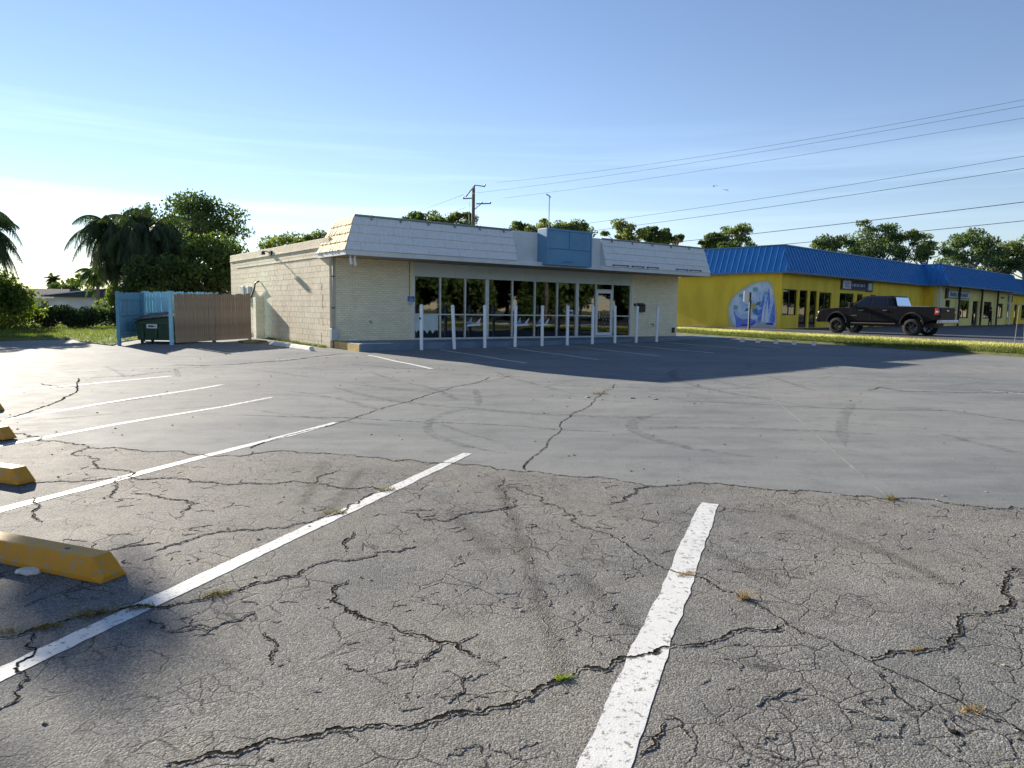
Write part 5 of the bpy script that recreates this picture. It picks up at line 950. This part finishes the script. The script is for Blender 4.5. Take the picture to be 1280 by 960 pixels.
# ================================================================== TREES
def leaf_quads(C, nrm_bias, size, r):       # C (n,3): one leafy spray per point
    n = len(C); d = r.normal(size=(n, 3)); d[:, 2] = np.abs(d[:, 2]) * nrm_bias + d[:, 2] * (1 - nrm_bias); d /= np.linalg.norm(d, axis=1)[:, None] + 1e-9
    a = np.cross(d, r.normal(size=(n, 3))); a /= np.linalg.norm(a, axis=1)[:, None] + 1e-9; b = np.cross(d, a); s = size * r.uniform(.55, 1.35, n)[:, None]
    V = np.empty((n, 4, 3)); V[:, 0] = C - a * s; V[:, 1] = C - b * s * .42; V[:, 2] = C + a * s; V[:, 3] = C + b * s * .42
    return V.reshape(-1, 3)
def limb_tree(name, label, x, y, h, rx, rz, seed, leaf, bark='bark', clumps=26, per=170, size=.16, trunk=.16, flat=.6, cs=.42, group=None, base=None, open_=.55, squash=1.0, lean=0.0, cat="tree", zbase=None):
    r = np.random.default_rng(seed); z0 = G(x, y) if zbase is None else zbase; e = empty(name, (x, y, z0), r.uniform(0, 6.28), label=label, cat=cat, group=group)
    zc = h - rz; base = zc - rz * .75 if base is None else base; T = MB(); top = Vector((lean, 0, zc - rz * .2)); bend = Vector((r.uniform(-.15, .15) * h * .2, r.uniform(-.15, .15) * h * .2, 0))
    T.tube([(0, 0, -.2), tuple(Vector((0, 0, base * .45)) + bend * .4), tuple(Vector((lean * .5, 0, base)) + bend), tuple(top)], [trunk * 1.25, trunk, trunk * .8, trunk * .35], 8)
    P = []
    cents = []
    for i in range(clumps * 6):
        if len(cents) >= clumps: break
        d = r.normal(size=3); d /= np.linalg.norm(d); q = r.uniform(open_, 1.0); c = np.array([d[0] * rx * q, d[1] * rx * q * squash, d[2] * rz * q])
        if c[2] < -rz * .55 and r.random() < .6: continue
        if all(np.linalg.norm((c - k) / np.array([1, 1, .7])) > rx * cs * .62 for k in cents): cents.append(c)
    for c in cents:
        rad = rx * cs * r.uniform(.65, 1.25); q = r.normal(size=(per, 3)); q /= np.linalg.norm(q, axis=1)[:, None]; q *= (r.random(per)[:, None] ** .45) * rad; q[:, 2] *= flat; P.append(q + c + np.array([lean, 0, zc]))
        st = Vector((lean * .5, 0, base)) + bend + (top - Vector((lean * .5, 0, base)) - bend) * float(r.uniform(0, .9)); en = Vector(c) + Vector((lean, 0, zc)); mid = st.lerp(en, .5) + Vector((0, 0, -.08 * rx)); T.tube([tuple(st), tuple(mid), tuple(en)], [trunk * .42, trunk * .26, trunk * .08], 5, cap=False)
    T.build("trunk", MATS[bark], e, smooth=True); P = np.concatenate(P); V = leaf_quads(P, .5, size, r); link("crown", raw_mesh("crown", V, np.arange(len(V)).reshape(-1, 4), 4), MATS[leaf], e); return e
def palm(name, label, x, y, h, fl, seed, leaf='leaf_palm', fronds=34, droop=1.0, trunk=.15, lfl=.42, group=None, skirt=0, pairs=34, cat="palm tree", lw=.018):
    r = np.random.default_rng(seed); z0 = G(x, y); e = empty(name, (x, y, z0), 0, label=label, cat=cat, group=group); T = MB(); bx, by = r.uniform(-.2, .2, 2)
    T.tube([(0, 0, -.2), (bx * .4, by * .4, h * .4), (bx, by, h * .8), (bx, by, h)], [trunk * 1.3, trunk, trunk * .9, trunk * .8], 9); T.build("trunk", MATS['bark_grey'], e, smooth=True); V = []
    for i in range(fronds + skirt):
        a = i * 2.39996 + r.uniform(-.2, .2); up = (1.25 - 1.7 * (i / fronds)) if i < fronds else r.uniform(-1.5, -1.0); L_ = fl * r.uniform(.5, 1.08); dr_ = droop * r.uniform(.55, 1.25); d = np.array([math.cos(a) * math.cos(up), math.sin(a) * math.cos(up), math.sin(up)]); p = np.array([bx, by, h]); st = L_ / pairs; side = np.array([-math.sin(a), math.cos(a), 0])
        for k in range(pairs):
            d = d + np.array([0, 0, -.062 * dr_ * (34 / pairs)]); d /= np.linalg.norm(d); p2 = p + d * st; ll = lfl * math.sin(math.pi * min(1, (k + 3) / (pairs + 2))) ** .6 * r.uniform(.8, 1.15)
            for s_ in (-1, 1):
                t = side * s_ * r.uniform(.55, .95) + d * .45 + np.array([0, 0, -.55 * droop - r.uniform(0, .35)]); t /= np.linalg.norm(t); tip = p2 + t * ll; w = d * lw * 1.6; V += [p2 - w, p2 + w, tip + w * .2, tip - w * .2]
            if k % 2 == 0: V += [p - side * .012, p + side * .012, p2 + d * st + side * .01, p2 + d * st - side * .01]
            p = p2
    V = np.array(V); link("fronds", raw_mesh("fronds", V, np.arange(len(V)).reshape(-1, 4), 4), MATS[leaf], e); return e
def bush(name, label, x, y, rx, ry, h, seed, leaf, n=5000, size=.10, cat="shrub", group=None, lumps=9, zlow=.0, rz=0.0):
    r = np.random.default_rng(seed); e = empty(name, (x, y, G(x, y)), rz, label=label, cat=cat, group=group); P = []
    for i in range(lumps):
        c = np.array([r.uniform(-.7, .7) * rx, r.uniform(-.7, .7) * ry, r.uniform(.25, .78) * h]); rad = r.uniform(.3, .5); k = n // lumps; q = r.normal(size=(k, 3)); q /= np.linalg.norm(q, axis=1)[:, None]; q *= r.random(k)[:, None] ** .4; P.append(q * np.array([rx * rad, ry * rad, h * rad * .75]) + c)
    P = np.concatenate(P); P = P[P[:, 2] > zlow]; V = leaf_quads(P, .4, size, r); link("foliage", raw_mesh("foliage", V, np.arange(len(V)).reshape(-1, 4), 4), MATS[leaf], e); T = MB()
    for i in range(5): T.tube([(r.uniform(-.15, .15) * rx, r.uniform(-.15, .15) * ry, -.1), (r.uniform(-.5, .5) * rx, r.uniform(-.5, .5) * ry, h * .7)], [.05, .015], 5)
    T.build("stems", MATS['bark'], e); return e
# left side
palm("drooping_palm", "tall palm with heavy drooping fronds behind the blue gate", -25.0, 45, 5.7, 3.3, 1, fronds=90, droop=1.65, skirt=80, lfl=.8, lw=.022, pairs=44)
palm("drooping_palm", "dark drooping palm behind the bright blue panel, beside the taller palm", -22.4, 44.5, 5.4, 3.3, 2, fronds=90, droop=1.7, skirt=90, lfl=.8, lw=.022, pairs=44)
limb_tree("broadleaf_tree", "large airy broadleaf tree rising behind the palms", -25.6, 58, 9.9, 4.0, 2.3, 3, 'leaf_dark', clumps=40, per=230, size=.15, cs=.30, trunk=.2, open_=.35)
limb_tree("broadleaf_tree", "dense dark green tree touching the shop's far wall corner", -18.4, 44, 5.6, 2.5, 2.4, 4, 'leaf_mid', clumps=34, per=300, size=.13, cs=.40, open_=.3, base=.8)
limb_tree("weeping_tree", "dark weeping tree filling the gap between the two drooping palms", -23.6, 46.5, 7.0, 2.3, 2.3, 43, 'leaf_palm', clumps=34, per=260, size=.15, cs=.38, flat=1.3, open_=.3, base=1.2)
limb_tree("broadleaf_tree", "low dark tree behind the brown wooden fence", -20.6, 42.5, 4.2, 2.1, 1.9, 41, 'leaf_dark', clumps=26, per=260, size=.13, cs=.42, open_=.3, base=.6)
bush("vine_shrub", "sunlit yellow-green shrub at the foot of the palms", -23.0, 41.5, 1.7, 1.0, 2.3, 5, 'leaf_light', 4600, .085)
bush("vine_shrub", "yellow-green shrub behind the wooden fence top", -19.6, 40.5, 2.2, 1.0, 2.3, 6, 'leaf_light', 4200, .085)
bush("roadside_bush", "large bright leafy bush at the lawn edge beneath the palm", -26.4, 35.3, 2.9, 1.8, 3.15, 7, 'leaf_light', 12000, .10, lumps=14)
bush("roadside_bush", "loose bush spreading between the big bush and the hedge", -27.4, 38.6, 1.9, 1.2, 1.35, 8, 'leaf_mid', 5000, .08, lumps=10)
palm("frond_palm", "dark palm crown hanging in from the picture's left side over the bush", -25.9, 34.5, 4.8, 3.0, 9, fronds=110, droop=1.5, skirt=90, lfl=.75, lw=.024)
for i, (x, y) in enumerate([(-26.6, 37.5), (-24.6, 37.7), (-22.7, 37.9), (-20.9, 38.1)]):
    bush("hedge_shrub", "dark clipped hedge shrub in the low row before the white house", x, y, 1.35, .75, 1.25, 20 + i, 'leaf_hedge', 5200, .07, cat="hedge", group="hedge row before the white house", lumps=16, zlow=.02)
palm("distant_palm", "slender palm standing alone far behind the houses", -83, 130, 5.4, 1.9, 11, fronds=26, droop=.7, lfl=.6, pairs=16, lw=.05, trunk=.16)
limb_tree("distant_pine", "flat-topped distant tree beside the slender palm", -76, 128, 7.0, 3.6, 1.4, 12, 'leaf_pine', clumps=14, per=120, size=.3, cs=.34, flat=.45)
limb_tree("distant_tree", "low round distant tree under the flat-topped tree", -74, 120, 4.6, 3.4, 1.9, 13, 'leaf_dark', clumps=16, per=120, size=.28, cs=.4)
limb_tree("distant_tree", "faint distant tree left of the slender palm", -92, 125, 4.4, 5.2, 1.9, 14, 'leaf_dark', clumps=18, per=120, size=.3, cs=.36)
palm("garden_palm", "light green palm leaning out beside the drooping palms", -33.6, 58, 3.6, 2.1, 15, leaf='leaf_mid', fronds=26, droop=1.1, lfl=.5, lw=.03)
limb_tree("garden_tree", "hazy tree behind the white house roof", -37, 84, 5.2, 4.0, 1.9, 16, 'leaf_mid', clumps=18, per=150, size=.2, cs=.38)
# palms standing beyond the picture whose shade falls across the near stalls
limb_tree("shade_tree", "tall thin-crowned tree beyond the lot edge shading the near stalls", -19.2, 20.8, 9.2, 1.5, .45, 31, 'leaf_mid', clumps=7, per=75, size=.13, cs=.36, flat=.45, trunk=.05, open_=.3, base=7.6)
limb_tree("shade_tree", "taller thin-crowned tree beyond the lot edge, behind the other one", -22.9, 22.8, 10.9, 1.3, .4, 33, 'leaf_mid', clumps=5, per=70, size=.13, cs=.36, flat=.45, trunk=.05, open_=.3, base=9.4)
# behind the shop
for i, (px, py, Y, w, lab) in enumerate([(517, 267, 62, 1.3, "small round treetop left of the row over the shop roof"), (545, 266, 62, 1.6, "dark treetop over the shop roof, largest in its row"), (575, 269, 62, 1.4, "treetop over the shop roof beside the utility pole"), (650, 281, 70, 1.3, "low yellowish treetop over the flat white panel"),
        (668, 279, 68, 1.5, "dark treetop at the left edge of the blue sign box"), (695, 279, 68, 1.5, "treetop behind the middle of the blue sign box"), (715, 281, 68, 1.6, "treetop behind the right end of the blue sign box"), (365, 297, 70, 2.6, "low treetops above the side wall parapet"), (392, 295, 66, 1.6, "small treetop between parapet and mansard"), (905, 306, 66, 1.3, "low treetop between shop roof and blue roof")]):
    X = (px - 640) / 893 * Y; top = 1.6 + (387 + (px - 640) * .0148 - py) / 893 * Y - G(X, Y) + .15
    limb_tree("background_tree", lab, X, Y, top, w, 1.1, 50 + i, 'leaf_pine' if i % 3 else 'leaf_mid', clumps=14, per=170, size=.15, cs=.45, group="treetops behind the shop", trunk=.1)
# right: oaks and pines behind the plaza
for i, (px, py, Y, rx, rz, kind, lab) in enumerate([(783, 274, 72, 2.7, 1.7, 0, "open-crowned tree with visible limbs right over the shop roof"), (815, 284, 74, 1.5, 1.4, 1, "dense dark tree touching the open-crowned one"), (840, 293, 74, .7, .6, 0, "smallest tree clump above the mansard end"), (910, 281, 74, 2.5, 1.6, 0, "open tree in the gap between the white and blue roofs"), (885, 294, 73, 1.5, 1.1, 1, "lower clump left of the open gap tree"),
        (1030, 293, 84, 3.0, 2.2, 1, "round dense tree at the start of the plaza tree line"), (1080, 279, 86, 4.0, 3.0, 1, "biggest domed tree over the plaza roof"), (1120, 284, 86, 2.4, 2.6, 0, "narrow tree beside the biggest dome"), (1151, 284, 84, 3.2, 2.7, 0, "loose tree with sky showing through over the plaza"),
        (1205, 291, 86, 4.0, 2.6, 1, "wide umbrella-crowned tree over the inner roof corner"), (1240, 310, 88, 2.6, 1.9, 1, "lower tree between two umbrella crowns"), (1268, 293, 88, 3.4, 2.4, 0, "tree with a forked bare trunk at the plaza's far end"), (1310, 300, 92, 4.0, 3.0, 1, "dense tree past the plaza's far end")]):
    X = (px - 640) / 893 * Y; top = 1.6 + (387 + (px - 640) * .0148 - py) / 893 * Y - .7
    limb_tree("pine_oak", lab, X, Y, top, rx, rz, 70 + i, 'leaf_pine' if kind == 0 else 'leaf_dark', clumps=30 if kind else 19, per=210 if kind else 130, size=.17, cs=.34 if kind else .27, flat=.5, trunk=.2, bark='bark_grey', group="trees behind the yellow plaza", open_=.4, zbase=.7, base=top - 2.2 * rz - .8)
# across the street, seen only as reflections in the shop glass
proto = [limb_tree("street_tree", "tall roadside tree across the street", 0, 0, 12, 5.0, 5.4, 90 + k, ('leaf_mid', 'leaf_dark')[k], clumps=60, per=230, size=.42, cs=.34, trunk=.26, open_=.3, group="trees across the street") for k in range(2)]
for i, (x, y) in enumerate([(44, 30), (48, 25), (43, 19), (47, 13), (43, 7), (48, 1), (44, -5), (48, -11), (43, -17), (46, -24), (40, -30), (33, -38), (24, -42), (54, 28), (55, 17), (54, 6), (55, -6), (54, -18), (98, 52), (101, 61), (97, 70), (102, 79), (99, 88), (104, 97), (101, 106), (106, 116), (104, 126), (93, 44), (86, 36)]):
    o = proto[i] if i < 2 else copy_tree(proto[i % 2]); s_ = .85 + .07 * ((i * 5) % 4); o.location = (x, y, .2); o.scale = (s_, s_, s_); o.rotation_euler = (0, 0, i * 1.7); tag(o, "tall roadside tree across the street", "tree", "trees across the street")
for i in range(7):
    x, y = 38.5 + (i % 2) * 1.5, 28 - i * 8.0
    if i == 0: sb = bush("street_shrub", "rounded shrub across the street", x, y, 3.6, 2.0, 4.2, 99, 'leaf_mid', 7000, .26, group="shrubs across the street", lumps=12)
    else: o = copy_tree(sb); o.location = (x, y, .2); o.rotation_euler = (0, 0, i * 1.1)
m = MB(); m.add([(28, -60, .12), (36, -60, .12), (36, 24, .38), (28, 24, .34)], [(0, 1, 2, 3)]); tag(m.build("street", MATS['asphalt_side']), kind='structure')
# ================================================================== UTILITY POLES, WIRES, BIRDS
pw = empty("utility_pole", (-3.4, 60, G(-3.4, 60)), 0, label="wooden utility pole with crossarms standing behind the shop", cat="utility pole")
m = MB(); m.tube([(0, 0, -.3), (0, 0, 11.0)], [.2, .13], 12); m.build("shaft", MATS['pole_wood'], pw, smooth=True)
m = MB(); m.tube([(-.85, 0, 10.15), (-.1, .0, 10.2)], .05, 6); m.tube([(.25, 0, 9.75), (1.45, 0, 9.8)], .05, 6); m.build("crossarm", MATS['dark_metal'], pw); m = MB(); m.tube([(-.62, 0, 10.3), (.12, 0, 11.25), (.95, 0, 11.15)], .045, 6); m.tube([(.12, 0, 11.25), (.05, 0, 10.9)], .04, 6); m.build("upper_arm", MATS['dark_metal'], pw)
m = MB(); m.tube([(.1, 0, 9.3), (.6, 0, 9.72)], .03, 6); m.build("arm_brace", MATS['dark_metal'], pw)
for x, z in ((-.8, 10.2), (.95, 11.2), (1.4, 9.84), (.7, 9.82)): m = MB(); m.tube([(x, 0, z), (x, 0, z + .08), (x, 0, z + .16)], [.05, .065, .03], 8); m.build("insulator", MATS['ceramic'], pw)
for x in (-.35, .30): m = MB(); m.tube([(x, -.08, 8.1), (x, -.08, 8.9)], [.05, .03], 8); m.tube([(x, -.08, 8.9), (x * .9, 0, 9.9)], .012, 5); m.build("cutout_fuse", MATS['ceramic'], pw)
m = MB(); m.tube([(-.32, .0, 8.2), (-.30, 0, 5.0), (-.22, 0, 2)], .02, 5); m.build("ground_wire", MATS['wire'], pw)
p2 = copy_tree(pw); p2.location = (37, 20, .3); tag(p2, "wooden utility pole beside the street", "utility pole")
def wire(a, b, sag, r_, lab, grp="overhead wires"):
    a, b = Vector(a), Vector(b); m = MB(); k = 28; m.tube([tuple(a.lerp(b, i / k) - Vector((0, 0, 4 * sag * (i / k) * (1 - i / k)))) for i in range(k + 1)], r_, 5); o = m.build("power_line", MATS['wire'], smooth=True); tag(o, lab, "wire", grp)
wire((-2.45, 60, 11.85), (37.9, 20, 12.9), 1.0, .008, "highest thin overhead wire of the top bundle"); wire((-4.2, 60, 10.95), (36.2, 20, 11.9), .62, .008, "thin overhead wire in the close pair of the top bundle"); wire((-2.0, 60, 10.55), (38.4, 20, 11.75), .5, .008, "thin overhead wire in the close pair of the top bundle")
wire((-3.4, 60, 7.5), (37, 20, 10.4), .55, .010, "upper wire of the middle pair over the plaza"); wire((-3.4, 60, 6.9), (37, 20, 9.8), .5, .012, "lower wire of the middle pair over the plaza")
wire((-3.4, 60, 5.6), (37, 20, 8.1), .45, .017, "thick dark cable above the blue plaza roof, higher of two"); wire((-3.4, 60, 4.9), (37, 20, 7.1), .4, .015, "thick dark cable closest to the blue plaza roof")
wire((-4.2, 60, 10.95), (-30, 88, 9.0), .8, .011, "thin wire running left from the utility pole"); wire((-4.0, 60, 9.9), (-34, 90, 7.6), .8, .011, "lower thin wire running left from the utility pole"); wire((-52, 55, 5.6), (-18, 66, 4.6), .25, .010, "faint service wire between the left palms")
for i, (X, z, a, lab) in enumerate([(16.3, 11.9, .2, "dark bird gliding with one long straight wing, higher of the two"), (17.4, 11.6, 2.9, "dark bird with a bent wing, lower of the two")]):
    e = empty("bird", (X, 60, z), a, label=lab, cat="bird", group="birds in the sky"); m = MB(); m.tube([(0, -.16, 0), (0, -.05, .01), (0, .08, .0), (0, .17, -.01)], [.012, .045, .04, .008], 8); m.build("body", MATS['wire'], e, smooth=True)
    for s_, L_, zt in ((1, .40, .05), (-1, .20, -.16)):
        m = MB(); m.add([(0, -.06, .02), (0, .06, .02), (s_ * L_ * .5, .05, .05), (s_ * L_, .0, zt), (s_ * L_ * .5, -.06, .05), (0, -.06, .03), (0, .06, .03), (s_ * L_ * .5, .05, .06), (s_ * L_, .0, zt + .006), (s_ * L_ * .5, -.06, .06)], [(0, 1, 2, 4), (4, 2, 3), (5, 9, 7, 6), (9, 8, 7), (1, 6, 7, 2), (2, 7, 8, 3), (3, 8, 9, 4), (4, 9, 5, 0)]); m.build("wing", MATS['wire'], e)
